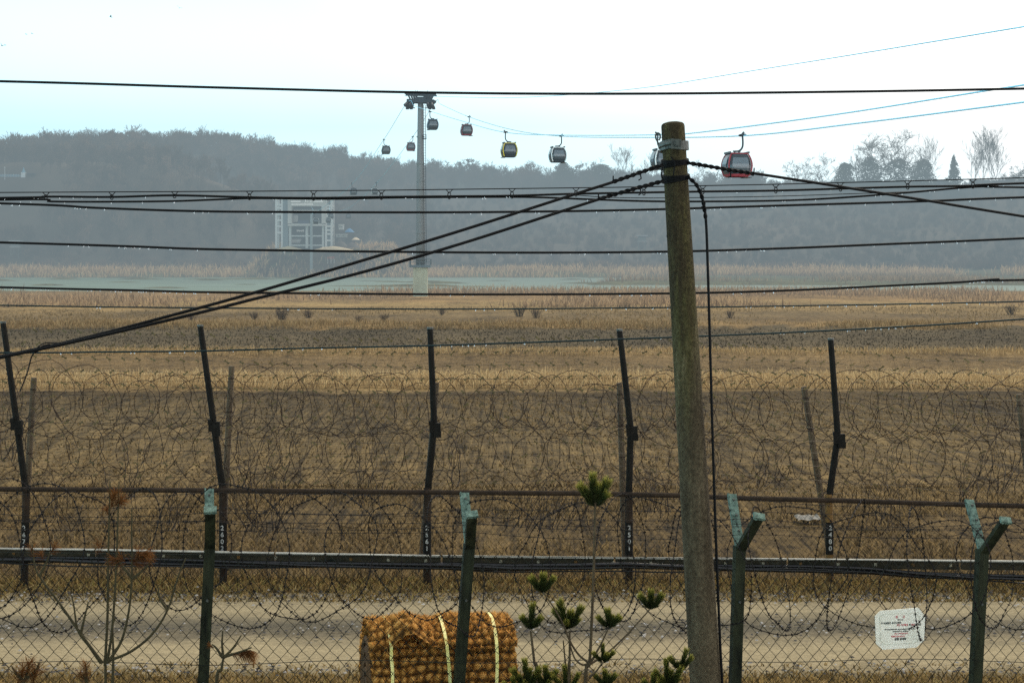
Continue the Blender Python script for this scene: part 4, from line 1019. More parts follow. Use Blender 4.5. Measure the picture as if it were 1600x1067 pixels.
for (jx, jy), bx_, ft, nt_ in POSTS:
    J = fpt(jx, jy); d0 = J.y
    B_ = at(bx_ - (jx - bx_) * .62, 1200, d0)
    pm = MB()
    # angle-iron column: two flanges
    ax_ = (B_ - J)
    o1 = R_f @ Vector((.034, 0, 0)); o2 = R_f @ Vector((0, .03, 0))
    pm.beam(rel(J), rel(B_), .068, .030, up=R_f @ Vector((0, 1, 0)))
    pm.beam(rel(J - o1 * .86 + o2), rel(B_ - o1 * .86 + o2), .010, .05, up=R_f @ Vector((0, 1, 0)))
    pm.beam(rel(J + o1 * .86 + o2), rel(B_ + o1 * .86 + o2), .010, .05, up=R_f @ Vector((0, 1, 0)))
    po = pm.build('post', M['green_dark'], front)
    b = MB()
    for k in (.25, .62): b.lathe([(.009, -.004), (.009, .008), (.004, .012)], rel(J.lerp(B_, k)) + R_f @ Vector((0, -.021, 0)), 6)
    b.build('bolt', M['galv'], po)
    FT, NT = at(*ft, d0 + .24), at(*nt_, d0 - .22)
    b = MB(); b.beam(rel(J + o2 * .3 + Vector((0, 0, -.01))), rel(FT), .058, .014, up=R_f @ Vector((0, 1, 0)))
    b.beam(rel(J + o2 * .3 + R_f @ Vector((-.026, .014, 0))), rel(FT + R_f @ Vector((-.026, .014, 0))), .008, .03)
    af = b.build('arm', M['green_lit'], po)
    b = MB()
    for k in (.3, .6, .9): b.box(rel(J.lerp(FT, k)) + R_f @ Vector((0, -.02, 0)), (.014, .02, .014))
    b.build('wire_hook', M['galv'], po)
    b = MB(); b.beam(rel(J + Vector((0, 0, -.02))), rel(NT), .064, .034, up=R_f @ Vector((0, 1, 0))); b.build('arm', M['green_dark'], po)
    b = MB(); u_ = (NT - J).normalized(); b.beam(rel(NT - u_ * .008), rel(NT + u_ * .012), .078, .046, up=R_f @ Vector((0, 1, 0)))
    for k in (-.022, 0, .022): b.box(rel(NT - u_ * .014) + R_f @ Vector((k, -.012, 0)), (.014, .025, .02))
    b.build('arm_cap', M['green_lit'], po)
    arms.append((J, FT, NT))
# woven wire: every wire is a zigzag that hooks into its neighbour
V, Fc = [], []; PITCH, HZ = .0445, .0505
def add_zig(pts, r, n=3):
    o = len(V); m = len(pts)
    for i, p in enumerate(pts):
        d = (pts[min(i + 1, m - 1)] - pts[max(i - 1, 0)]).normalized(); x = d.cross(Vector((0, 1, 0)));
        x = x.normalized() if x.length > 1e-4 else Vector((1, 0, 0)); y = d.cross(x)
        for k in range(n):
            a = 2 * PI * k / n; V.append(p + (x * math.cos(a) + y * math.sin(a)) * r)
    for i in range(m - 1):
        for k in range(n):
            k2 = (k + 1) % n; Fc.append((o + i * n + k, o + i * n + k2, o + (i + 1) * n + k2, o + (i + 1) * n + k))
tdir = Vector((1, SL, 0)).normalized(); O0 = Vector((0, 10, 0))
for w_ in range(-112, 122):
    u0 = w_ * PITCH; pts = []
    P0 = O0 + tdir * u0; px0 = CX + F * P0.x / P0.y
    zt0 = CZ + (HY - topy(px0)) / F * P0.y
    for k in range(42):
        u = u0 + (PITCH * .54 if (k + w_) % 2 else -PITCH * .54)
        p = O0 + tdir * u; z = zt0 - k * HZ
        sag = .010 * mn.noise(Vector((u * 1.3, z * 1.5, 2))); 
        p = p + Vector((.008 * mn.noise(Vector((u * 2, z * 2, 7))), (.006 if k % 2 else -.006) + .02 * mn.noise(Vector((u * .8, z, 4))), 0)); p.z = z + sag
        pts.append(rel(p))
    add_zig(pts, .0029)
mesh_np('wire_mesh', [tuple(v) for v in V], Fc, M['wire_green'], parent=front)
b = MB()
for dz in (0, -.68):
    b.tube([rel(fpt(px, topy(px)) + Vector((0, -.008, dz + (.012 * math.sin(px / 70) if dz else 0)))) for px in range(-330, 2001, 30)], .0026, 4)
b.build('tension_wire', M['wire_green'], front)
# barbed strands on the arms
for side in (1, 2):
    for k in (.42, .68, .94):
        pts = []
        for i in range(len(arms) - 1):
            A_, B_ = arms[i][0].lerp(arms[i][side], k), arms[i + 1][0].lerp(arms[i + 1][side], k)
            for j in range(10):
                t = j / 10; p = A_.lerp(B_, t); p.z -= .045 * 4 * t * (1 - t) * (.5 + .5 * math.sin(i * 2 + k * 9)); pts.append(rel(p))
        b = MB(); barbed(b, pts, .0021, 4, .085, .013); b.build('barbed_strand', M['wire_dark'], front)
# two coils of barbed loops hung on the fence
def loop_coil(name, label, rows, m, group):
    b = MB()
    for c, rad, yaw, by, sd, r, step, bl in rows: 
        barbed(b, ring_pts(c, rad, yaw, by, 32, sd, .22, random.uniform(-.3, .3)), r, 4, step, bl, closed=True)
    return tag(b.build(name, m), label, 'barbed wire', group)
rows = []; i = 0; px = -260.0
while px < 1880:
    cy_ = float(np.interp(px, [-200, 100, 800, 1600, 1900], [858, 864, 878, 896, 902])) + random.uniform(-8, 8)
    rad = .40 * random.uniform(.9, 1.1)
    rows.append((fpt(px, cy_, random.uniform(-.05, .12)), rad, (1 if i % 2 else -1) * math.radians(random.uniform(28, 58)), FANG, i, .0031, .050, .012))
    px += random.choice((26, 44, 70, 92)); i += 1
loop_coil('barbed_wire_coil', 'big barbed wire loops slung along the near chain link fence', rows, M['wire_dark'], None)

# warning sign on the near fence
sp_ = fpt(1406, 981, -.045); sign = empty('warning_sign', sp_, FANG); sign.rotation_euler = (0, math.radians(.8), FANG)
tag(sign, 'off white warning sign with clipped corners and red and black writing on the near fence', 'sign')
k_ = sp_.y / F
o_ = [(-41.5, 20), (-32.5, 28), (31, 31), (42, 18), (41, -20), (28, -31), (-28, -32.5), (-39, -23)]
b = MB(); n_ = len(o_)
b.add([(x * k_, 0, z * k_) for x, z in o_] + [(x * k_, .006, z * k_) for x, z in o_], [tuple(range(n_)), tuple(range(2 * n_ - 1, n_ - 1, -1))] + [(i, i + n_, (i + 1) % n_ + n_, (i + 1) % n_) for i in range(n_)])
b.build('plate', M['sign'], sign)
b = MB(); ir = [(x * .84 * k_, z * .84 * k_) for x, z in ((-40, 22), (-32, 27), (31, 28), (40, 17), (40, -20), (29, -28), (-29, -29), (-38, -22))]
for i in range(8):
    (x0, z0), (x1, z1) = ir[i], ir[(i + 1) % 8]; b.beam((x0, -.001, z0), (x1, -.001, z1), .0022, .0022)
b.build('border_line', M['ink_faint'], sign)
TX = [('경      고', 4.6, 0, 17.6, 'ink_red', .0004), ('Warning', 2.6, 0.5, 13.4, 'ink_black', .0002), ('이 시설물은 감시시설로', 3.5, -15, 8.6, 'ink_black', .0003), ('무단 사진촬영', 3.3, 4, 4.9, 'ink_red', .0003), ('및', 3.3, 16.5, 4.9, 'ink_black', .0003), ('접근', 3.3, 22, 4.9, 'ink_red', .0003), ('을 금함', 3.3, 30.5, 4.9, 'ink_black', .0003),
      ('Photographing and approaching of this facility', 2.75, 0, -1.2, 'ink_black', .0002), ('equipment is prohibited', 2.75, 1, -4.6, 'ink_black', .0002), ('위반시 관련법에 의거', 2.6, 2, -8.4, 'ink_red', .0001), ('처벌을 받게 됩니다', 2.9, -3, -12.6, 'ink_red', .0002), ('관할 부대장', 4.0, 1, -17.0, 'ink_black', .0006)]
for s_, sz_, x, z, m_, bo in TX:
    text_mesh('lettering', s_, sz_ * k_, M[m_], sign, (x * k_, -.002, z * k_), bold=bo)
b = MB()
for x, z in ((-30, 22), (30, 24), (30, -22), (-30, -24)): b.tube([(x * k_, -.004, z * k_), (x * k_ + .008, .012, z * k_ + .004)], .0016, 4)
b.build('tie_wire', M['wire_dark'], sign)

# ------------------------------------------------------------------ tall security fence behind the road
RD = 18.8
rear = empty('security_fence', at(800, 912, RD)); RI = rear.location.copy()
tag(rear, 'tall dark security fence of bent posts and clipped wire grid behind the gravel road', 'fence')
def rr_(px, py, off=0.0): return at(px, py, RD + off) - RI
RP = [([(-370, 500), (-352, 655), (-342, 770), (-342, 905)], '2731'), ([(5, 505), (26, 660), (41, 770), (38, 906)], '2675'), ([(313, 510), (334, 662), (348, 765), (349, 909)], '2602'), ([(672, 514), (678.5, 664), (668, 768), (667, 912)], '2561'), ([(968, 517), (985.5, 669), (982.5, 775), (983, 916)], '2501'), ([(1298, 531), (1309, 681), (1295, 778), (1297, 924)], '2480'), ([(1668, 540), (1682, 690), (1690, 785), (1690, 930)], '2433')]
for pts, num in RP:
    t0, t1, t2, t3 = [rr_(*p) for p in pts]
    b = MB(); b.tube([t2 + Vector((0, 0, -.02)), t1, t0], [.042, .040, .036], 8); po = b.build('post', M['dark_metal'], rear)
    b = MB(); b.tube([t0, t0 + Vector((0, 0, .022))], .038, 8); b.build('cap', M['galv'], po)
    b = MB(); c = t1 + Vector((.012, -.03, -.03)); b.box(c, (.135, .06, .12)); b.box(c + Vector((.03, -.01, -.075)), (.09, .05, .08)); b.box(c + Vector((-.05, 0, .06)), (.05, .07, .05)); b.build('coupling', M['dark_metal'], po)
    b = MB(); b.tube([t2 + Vector((0, 0, .05)), t2.lerp(t3, .5), t3 - Vector((0, 0, .25))], .047, 8); lo = b.build('lower_sleeve', M['ochre'] if num == '2480' else M['rust'], po)
    b = MB(); zc = (rr_(0, 837)).z; xm = t2.lerp(t3, .5).x; b.tube([(xm, -.004, zc + .17), (xm, -.004, zc - .22)], .049, 8); b.build('black_band', M['dark_metal'], po)
    b = None
    for i, ch in enumerate(num):
        text_mesh('stencil_number', ch, .080, M['stencil'], po, (xm, -.056, zc + .105 - i * .083), bold=.002)
b = MB(); b.tube([rr_(px, py, -.06) for px, py in ((-420, 760), (0, 764), (330, 766), (600, 768.5), (900, 770.5), (1060, 774), (1170, 778.5), (1320, 782), (1500, 788), (1720, 793), (2000, 798))], .031, 8)
b.build('rail_pipe', M['rust'], rear)
# upper grid of thin wires with slanted clips
def grid_top(px): return float(np.interp(px, [-400, 0, 310, 480, 680, 968, 1010, 1250, 1298, 1450, 1640, 2000], [512, 515, 523, 530, 532, 526, 531, 545, 547, 562, 566, 575]))
ROWS = 12
b = MB(); cb = MB()
for r_ in range(ROWS):
    pts = [rr_(px, grid_top(px) + r_ * 20.3 + 1.4 * math.sin(px / 37 + r_ * 1.7), .012) for px in range(-400, 1960, 24)]
    b.tube(pts, .0024, 3, cap=False)
for c_ in range(-17, 50):
    px = c_ * 23.1 * 1.0 + 3 + 400
    if c_ < -17: continue
    pts = [rr_(px + (4 if r_ % 2 else -1.5) + r_ * -.4, grid_top(px) + r_ * 20.3) for r_ in range(ROWS)]
    b.tube(pts, .0021, 3, cap=False)
    for r_, p in enumerate(pts):
        if random.random() < (.06 if r_ < 5 else .45): continue
        a = (1 if r_ % 2 else -1) * math.radians(random.uniform(22, 42)); L = .031 * random.uniform(.8, 1.15)
        d = Vector((math.cos(a), random.uniform(-.3, .3), math.sin(a))) * L
        wv_ = Vector((-math.sin(a), 0, math.cos(a))) * .015
        q = p + Vector((0, -.006, 0))
        cb.add([q - d - wv_, q - d + wv_, q - wv_ * .25, q + wv_ * .25, q + d - wv_, q + d + wv_], [(0, 2, 3, 1), (2, 4, 5, 3)])
b.build('wire_grid', M['wire_pale'], rear); tag(cb.build('wire_clips', M['clip'], rear), kind='stuff')
b = MB()
for r_ in range(13):
    y0 = 590 + r_ * 13.2 + random.uniform(-4, 4)
    pts = [rr_(px, y0 + (px - 800) * .010 + 1.8 * math.sin(px / 90 + r_), random.uniform(.05, .12)) for px in range(-400, 1960, 40)]
    barbed(b, pts, .0020, 3, .16, .014)
b.build('barbed_strand', M['wire_brown'], rear)
V, Fc = [], []
for w_ in range(-198, 214):
    u0 = w_ * .043; pts = []
    px0 = CX + F * u0 / RD; zt0 = at(px0, 742 + (px0 - 800) * .012, RD).z; 
    for k in range(28):
        u = u0 + (.0235 if (k + w_) % 2 else -.0235) + .01 * mn.noise(Vector((u0 * 2, k * .1, 1)))
        pts.append(Vector((u, RD + .03 + (.006 if k % 2 else -.006), zt0 - k * .0495)) - RI)
    add_zig(pts, .0024)
mesh_np('chain_link', [tuple(v) for v in V], Fc, M['wire_brown'], parent=rear)
# steel channel with clipped-on cables along the fence
tray = empty('cable_tray', at(800, 869, RD - .16)); TI = tray.location.copy(); tag(tray, 'long olive steel channel with highlight painted on its upper edge running along the tall fence', 'cable tray')
TP = [(-420, 851.5), (0, 856), (200, 858.5), (325, 861), (480, 864), (665, 867.5), (900, 870), (1060, 871.5), (1300, 873), (1600, 876), (2000, 880)]
def tpt(px, dy=0, off=-.16):
    return at(px, float(np.interp(px, [a for a, _ in TP], [c for _, c in TP])) + dy, RD + off) - TI
b = MB(); e_ = MB(); sg_ = MB()
edges = [-420, -150, 150, 430, 690, 960, 1230, 1500, 1760, 2000]
for i in range(len(edges) - 1):
    A_, B_ = tpt(edges[i] + 1.5, 7), tpt(edges[i + 1] - 1.5, 7)
    b.beam(A_, B_, .03, .098); b.beam(A_ + Vector((0, -.03, .047)), B_ + Vector((0, -.03, .047)), .04, .008); b.beam(A_ + Vector((0, -.03, -.047)), B_ + Vector((0, -.03, -.047)), .04, .008)
    e_.beam(A_ + Vector((0, -.036, .057)), B_ + Vector((0, -.036, .057)), .06, .012)
b.build('channel', M['tray'], tray); e_.build('upper_edge', M['tray_highlight'], tray)
for k in range(-3, 33):
    c = tpt(k * 58.5 + 22, 7.5); b = MB(); b.box(c + Vector((0, -.02, 0)), (.034, .014, .034)); b.box(c + Vector((0, -.029, 0)), (.016, .01, .016)); b.build('bolt', M['bolt_pale'] if k % 3 else M['ochre'], tray)
CB = [(-420, 880), (-100, 876), (60, 873), (150, 875), (330, 879), (470, 883), (600, 884), (700, 884), (800, 887), (900, 885), (980, 882), (1060, 884), (1160, 887), (1260, 888), (1360, 891), (1440, 898), (1520, 902), (1600, 903), (1760, 900), (2000, 905)]
CLAB = ['thickest black cable slung under the olive steel channel', 'second black cable twisting under the olive steel channel', 'third black cable sagging below the cable bundle under the channel', 'thin black cable looping lowest under the channel']
for q in range(4):
    pts = []
    for px in range(-420, 2001, 20):
        py = float(np.interp(px, [a for a, _ in CB], [c for _, c in CB]))
        ph = px / 165 + q * 1.7
        py += (3.4 * math.sin(ph) if q < 3 else 5 + 4.5 * math.sin(px / 120) + 2 * math.sin(px / 51))
        pts.append(at(px, py, RD - .24 - .03 * math.cos(ph)))
    b = MB(); b.tube(smooth_path(pts, 2), [.024, .021, .018, .009][q], 7); tag(b.build('power_cable', M['rubber_wet'], smooth=True), CLAB[q], 'cable', 'cables under the steel channel')

# razor wire coils behind the fence
def coil_row(label, y_l, y_r, rad, yaw, step_px, d, r, seed, x0=-380, x1=1980, tilt=.2):
    b = MB(); px = x0; i = seed
    while px < x1:
        cy_ = y_l + (y_r - y_l) * px / 1600 + random.uniform(-9, 9)
        R0 = rad * random.uniform(.68, 1.16)
        pts = ring_pts(at(px, cy_, d + random.uniform(-.1, .1)), R0, (1 if i % 2 else -1) * math.radians(yaw + random.uniform(-14, 14)), 0, 24, i * 1.3, .22, random.uniform(-tilt, tilt))
        barbed(b, pts, r, 4, .30, .010, br=.002, closed=True); px += step_px * random.uniform(.7, 1.3); i += 1
    tag(b.build('razor_wire_coil', M['wire_brown']), label, 'razor wire', 'razor wire coils behind the tall fence')
coil_row('uppermost row of large overlapping razor wire loops behind the wire grid of the tall fence', 626, 642, .42, 58, 27, 19.75, .0042, 1)
coil_row('row of small round razor wire loops within the uppermost loops', 634, 652, .235, 62, 44, 20.2, .0040, 2)
coil_row('middle row of razor wire loops, just under the fence post couplings', 700, 716, .34, 56, 29, 19.6, .0042, 3)
coil_row('lowest row of razor wire loops, crossing the brown rail pipe', 775, 788, .36, 50, 62, 19.35, .0040, 4)
# weathered posts standing in the coils
for i, (xt, yt, xb, yb, lb) in enumerate(((53, 590, 46, 705, 'weathered post in the razor wire right of the leftmost tall fence post'), (362, 572, 355, 710, 'weathered post in the razor wire right of the second tall fence post'), (682, 598, 672, 720, 'weathered post hidden close behind the middle tall fence post'), (968, 598, 972, 720, 'weathered post in the razor wire left of the utility pole'), (1256, 604, 1275, 725, 'leaning weathered post in the razor wire between the utility pole and the rightmost tall post'), (1592, 616, 1604, 730, 'weathered post at the right edge of the photo'))):
    d = 21.0; tp, bt = at(xt, yt, d), at(xb, yb, d); dv = (bt - tp) / (tp.z - bt.z); L = tp.z - lerp_tab(BASE, d) + .3
    t = empty('weathered_post', tp + dv * L); tag(t, lb, 'post', 'weathered posts in the razor wire'); b = MB()
    b.tube([-dv * L, -dv * (L * .66), -dv * (L * .3), (0, 0, 0)], [.040, .045, .047, .05], 7); b.build('shaft', M['grey_wood'], t)
    b = MB()
    for k in (.08, .3, .52): b.lathe([(.049, -.006), (.053, 0), (.049, .006)], -dv * (L * (1 - k * .6)), 7)
    b.build('tie_wire', M['wire_brown'], t)
# dead creepers tangled in the fence
vr = random.Random(31); b = MB()
def creeper(px, py0, py1, n, drift=0, d=18.9):
    for _ in range(int(n * 2.2)):
        x = px + vr.gauss(0, 15); y = py0; pts = []; dr = drift + vr.gauss(0, .25)
        while y > py1 + vr.uniform(-20, 25):
            pts.append(at(x, y, d + vr.uniform(-.06, .3))); st_ = vr.uniform(7, 15); y -= st_; x += dr * st_ + vr.gauss(0, 3)
            if len(pts) > 1 and vr.random() < .5:
                p = pts[-1]; b.tube([p, p + Vector((vr.uniform(-.12, .12), 0, vr.uniform(-.02, .12)))], [.003, .0015], 3, cap=False)
        if len(pts) > 1: b.tube(pts, [.0062 - .004 * i / len(pts) for i in range(len(pts))], 3, cap=False)
for a in ((425, 830, 600, 5, .12), (400, 830, 700, 5, -.2), (372, 760, 590, 4, .1), (205, 780, 640, 3, .1), (20, 720, 600, 3, .5), (560, 790, 640, 4, -.1), (820, 830, 720, 5, .28), (880, 830, 725, 4, .3), (1020, 800, 690, 5, -.25), (1085, 780, 660, 3, .1), (1200, 760, 690, 4, .2), (1375, 820, 700, 4, -.1), (1500, 790, 690, 4, .35), (1565, 770, 640, 4, .1), (700, 760, 660, 3, .2), (270, 830, 740, 4, .2), (120, 830, 740, 3, -.2)):
    creeper(*a)
tag(b.build('dead_creepers', mat('dead_creeper_twigs', (.04, .028, .02), .95, 0, .4, 6)), 'dead brown creeper twigs tangled in the tall security fence', 'creeper', kind='stuff')
b = MB()
for k in range(240):
    px = vr.uniform(-100, 1700); p = at(px, 915, 18.95 + vr.uniform(0, .5)); p.z = lerp_tab(BASE, p.y); L = vr.uniform(.15, .55)
    q = p + Vector((vr.gauss(0, .12), vr.gauss(0, .05), L)); b.tube([p, p.lerp(q, .5) + Vector((vr.gauss(0, .03), 0, 0)), q], [.004, .003, .0015], 3, cap=False)
    for _ in range(3):
        m_ = p.lerp(q, vr.uniform(.4, .95)); b.tube([m_, m_ + Vector((vr.gauss(0, .08), vr.gauss(0, .04), vr.uniform(.02, .14)))], [.0025, .0012], 3, cap=False)
tag(b.build('dry_weeds', mat('dry_weed_stalks', (.09, .055, .03), .95, 0, .4, 6)), 'dry weed stalks along the foot of the tall fence', 'weeds', kind='stuff')
# scrap of plastic in the grass beyond
b = MB(); c = at(1262, 814, 46); c.z = .16
V_ = []
for j in range(6):
    for k in range(9): V_.append((c.x + (k - 4) * .09, c.y + (j - 2.5) * .18, c.z + .14 * abs(mn.noise(Vector((k * .7, j * .8, 3))))))
b.add(V_, [(j * 9 + k, j * 9 + k + 1, (j + 1) * 9 + k + 1, (j + 1) * 9 + k) for j in range(5) for k in range(8)])
tag(b.build('plastic_scrap', mat('dull_plastic', (.08, .078, .06), .6, 0, .4, 6)), 'pale scrap of plastic sheet lying in the field left of the rightmost tall fence post', 'litter')

# ------------------------------------------------------------------ overhead cables
def overhead(name, label, pts, wpx, m, d=13.0, drops=0, seed=1, group='overhead cables across the view'):
    pp = [at(px, py, d) for px, py in pts]
    b = MB(); b.tube(smooth_path(pp, 8), wpx / 2 * d / F, 7); o = tag(b.build(name, m, smooth=True), label, 'cable', group)
    if drops:
        r = random.Random(seed); q = MB(); path = smooth_path(pp, 24)
        cs = [r.random() for _ in range(max(3, drops // 5))]
        for _ in range(drops):
            t = min(.999, max(0, r.choice(cs) + r.gauss(0, .03))) if r.random() < .6 else r.random()
            p = path[int(t * (len(path) - 1))] + Vector((r.uniform(-.02, .02), 0, -wpx / 2 * d / F - .003)); s = r.uniform(.0045, .0075)
            q.add([p + Vector((s, 0, 0)), p + Vector((0, s, 0)), p + Vector((-s, 0, 0)), p + Vector((0, -s, 0)), p + Vector((0, 0, s)), p + Vector((0, 0, -s * 1.3))], [(0, 1, 4), (1, 2, 4), (2, 3, 4), (3, 0, 4), (1, 0, 5), (2, 1, 5), (3, 2, 5), (0, 3, 5)])
        tag(q.build('water_drops', M['drop'], o), kind='stuff')
    return o
overhead('overhead_cable', 'highest black overhead cable, crossing the open sky above the gondola tower', [(-700, 112), (0, 127.5), (330, 137), (660, 145), (960, 147), (1300, 144), (1600, 139), (2300, 124)], 4.2, M['rubber'], 13.5)
overhead('overhead_cable', 'black overhead cable with drops just below the hooked cable bundle', [(-700, 300), (0, 318), (150, 325), (300, 330), (440, 331.5), (700, 332), (900, 330), (1040, 327), (1200, 322), (1450, 314.5), (1600, 308.5), (2300, 285)], 3.8, M['rubber'], 13.0, 60, 2)
overhead('overhead_cable', 'black overhead cable crossing low over the gondola station and the foot of the hills', [(-700, 360), (0, 379), (200, 385), (350, 390), (720, 394.5), (1000, 394), (1200, 389), (1400, 381), (1600, 372.5), (2300, 340)], 3.8, M['rubber'], 13.1, 70, 3)
overhead('overhead_cable', 'black overhead cable crossing the near river bank at the foot of the gondola tower', [(-700, 432), (0, 449), (200, 453.5), (350, 457), (700, 460), (1000, 459), (1200, 455), (1400, 446), (1500, 441), (1560, 436.5), (1600, 437.5), (2300, 420)], 3.6, M['rubber'], 13.2, 80, 4)
overhead('overhead_cable', 'thin dark teal cable crossing the reeds, next to lowest of all overhead cables', [(-700, 462), (0, 477), (300, 481), (700, 483), (1000, 481), (1200, 478.5), (1600, 471), (2300, 450)], 2.4, M['rubber_teal'], 13.3, 60, 5)
overhead('overhead_cable', 'lowest teal overhead cable, crossing in front of the tops of the tall fence posts', [(-700, 548), (0, 551), (150, 550), (310, 548.5), (480, 544), (670, 540), (800, 536), (968, 530), (1200, 521), (1400, 511), (1600, 498.5), (2300, 450)], 2.8, M['rubber_teal'], 13.4, 45, 6)
# messenger wire with hooks carrying two cables
d = 13.25
MES = [(-700, 308), (0, 301), (400, 299), (600, 297.5), (960, 293), (1200, 288.5), (1400, 283.5), (1600, 278), (2300, 255)]
def mes_y(px): return float(np.interp(px, [a for a, _ in MES], [c for _, c in MES]))
msg = MB(); msg.tube([at(*p, d) for p in MES], 1.7 / 2 * d / F, 5); mo = tag(msg.build('messenger_wire', M['wire_dark']), 'thin messenger wire with small hooks carrying two wavy black cables over the hills', 'cable', 'overhead cables across the view')
U1 = [(-700, 318), (0, 309.5), (72, 307.5), (175, 308), (273, 305.5), (390, 308.5), (490, 309.5), (596, 308), (702, 307), (800, 306), (900, 303), (1006, 301), (1098, 299.5), (1212, 298), (1313, 295), (1418, 292), (1520, 290.5), (1600, 286.5), (2300, 262)]
U2 = [(-700, 330), (0, 312.5), (80, 315), (160, 315.5), (270, 314.5), (350, 311.5), (400, 310), (520, 311), (620, 309), (760, 308), (840, 308.5), (930, 312), (1040, 315), (1200, 314), (1300, 310), (1420, 301), (1510, 293), (1560, 291.5), (1600, 293), (2300, 300)]
U3 = [(900, 305), (950, 308.5), (1040, 309.5), (1200, 307.2), (1330, 303), (1440, 299), (1530, 292.5)]
for U, wp, off in ((U1, 3.6, -.012), (U2, 3.2, .012), (U3, 1.3, .03)):
    b = MB(); b.tube(smooth_path([at(*p, d + off) for p in U], 6), wp / 2 * d / F, 6); b.build('carried_cable', M['rubber'], mo, smooth=True)
for i, px in enumerate((72, 175, 273, 390, 490, 596, 702, 800, 900, 1006, 1098, 1212, 1313, 1418, 1520)):
    y0, y1 = mes_y(px), float(np.interp(px, [a for a, _ in U1], [c for _, c in U1])); b = MB(); s_ = 1 if i % 2 else -1
    for sg in (-1, 1): b.tube([at(px + sg * 8, y0 - .3, d - .006), at(px + sg * 4.5, y0 + .8, d - .008), at(px + sg * 1.5 , y0 + 4.5, d - .01), at(px + sg * .4, y0 + 6, d - .012)], .0045, 4)
    c = at(px, (y0 + 6 + y1 + 2) / 2, d - .014); hh = abs(c.z - at(px, y0 + 5, d).z) + .006
    b.tube([c + Vector((math.cos(a) * .013, -.006, math.sin(a) * hh)) for a in np.linspace(0, 2 * PI, 13)[:-1]], .0042, 4, closed=True)
    b.build('hook', M['wire_dark'], mo)
r = random.Random(8); q = MB()
for _ in range(50):
    px = r.uniform(0, 1600); U = r.choice((U1, U2)); p = at(px, float(np.interp(px, [a for a, _ in U], [c for _, c in U])) + 2.4, d - .01); s = r.uniform(.004, .0065)
    q.add([p + Vector((s, 0, 0)), p + Vector((0, s, 0)), p + Vector((-s, 0, 0)), p + Vector((0, -s, 0)), p + Vector((0, 0, s)), p + Vector((0, 0, -s * 1.3))], [(0, 1, 4), (1, 2, 4), (2, 3, 4), (3, 0, 4), (1, 0, 5), (2, 1, 5), (3, 2, 5), (0, 3, 5)])
tag(q.build('water_drops', M['drop'], mo), kind='stuff')

# ------------------------------------------------------------------ leaning concrete pole
PD = 9.0
ptop, pbot = at(1051, 191, PD), at(1114, 1262, PD)
pm = bpy.data.materials.new('mossy_concrete_pole'); pm.use_nodes = True; nt = pm.node_tree; pb = nt.nodes['Principled BSDF']; pb.inputs['Roughness'].default_value = .95; pb.inputs['Specular IOR Level'].default_value = .15
geo = nd(nt, 'ShaderNodeNewGeometry'); sp = nd(nt, 'ShaderNodeSeparateXYZ'); nt.links.new(geo.outputs['Position'], sp.inputs[0])
n1 = noise_node(9, (1, 1, .16), 6, .7).outputs[0]; n2 = noise_node(5, (1.6, 1, .10), 4, .55).outputs[0]; n3 = noise_node(55, (1, 1, .8), 5, .7).outputs[0]
c1 = nd(nt, 'ShaderNodeValToRGB'); el = c1.color_ramp.elements; el[0].position = .30; el[0].color = (.018, .012, .007, 1); el[1].position = .74; el[1].color = (.13, .105, .055, 1)
x_ = el.new(.46); x_.color = (.034, .026, .013, 1); x_ = el.new(.58); x_.color = (.055, .047, .018, 1)
nt.links.new(n1, c1.inputs[0])
c2 = nd(nt, 'ShaderNodeValToRGB'); el = c2.color_ramp.elements; el[0].position = .30; el[0].color = (.040, .030, .017, 1); el[1].position = .70; el[1].color = (.115, .093, .056, 1)
nt.links.new(n1, c2.inputs[0])
zf = nd(nt, 'ShaderNodeMapRange'); zf.inputs['From Min'].default_value = 6.5; zf.inputs['From Max'].default_value = 7.7; zz = mathn('ADD', sp.outputs['Z'], mathn('MULTIPLY', mathn('SUBTRACT', n2, .5), 1.6)); nt.links.new(zz, zf.inputs['Value'])
mxp = nd(nt, 'ShaderNodeMix', data_type='RGBA'); nt.links.new(zf.outputs[0], mxp.inputs['Factor']); nt.links.new(c2.outputs[0], mxp.inputs[6]); nt.links.new(c1.outputs[0], mxp.inputs[7])
sc_ = nd(nt, 'ShaderNodeVectorMath', operation='SCALE'); nt.links.new(mxp.outputs[2], sc_.inputs[0]); nt.links.new(mathn('MAXIMUM', mathn('MULTIPLY_ADD', n3, 2.6, -.28), .2), sc_.inputs['Scale'])
nt.links.new(sc_.outputs[0], pb.inputs['Base Color'])
bp = nd(nt, 'ShaderNodeBump'); bp.inputs['Strength'].default_value = .9; bp.inputs['Distance'].default_value = .012; nt.links.new(n3, bp.inputs['Height']); nt.links.new(bp.outputs[0], pb.inputs['Normal'])
pole = empty('utility_pole', pbot); tag(pole, 'leaning mossy concrete utility pole in front of the near fence', 'pole')
axp = (ptop - pbot); LP = axp.length; axp.normalize()
Rp = axp.to_track_quat('Z', 'Y').to_matrix()
def pr_(z): return .0685 + (.0975 - .0685) * (1 - z / LP)
b = MB(); zs = list(np.linspace(0, LP - .025, 30))
b.lathe([(pr_(z), z) for z in zs] + [(.066, LP - .014), (.056, LP - .005), (.03, LP + .002), (.008, LP + .003)], n=32)
b.v = [tuple(Rp @ Vector(p)) for p in b.v]; b.build('shaft', pm, pole, smooth=True)
def pole_pt(py, ang=0.0, out=0.0):
    t = (1262 - py) / (1262 - 191); z = t * LP; r = pr_(z) + out
    return Rp @ Vector((r * math.sin(ang), -r * math.cos(ang), z))       # ang 0 faces the camera
b = MB()
for py, an, r in ((266, .05, .010), (368, .15, .010), (494, .2, .007), (690, -1.2, .008)): b.tube([pole_pt(py, an, -.01), pole_pt(py, an, .0015)], r, 10)
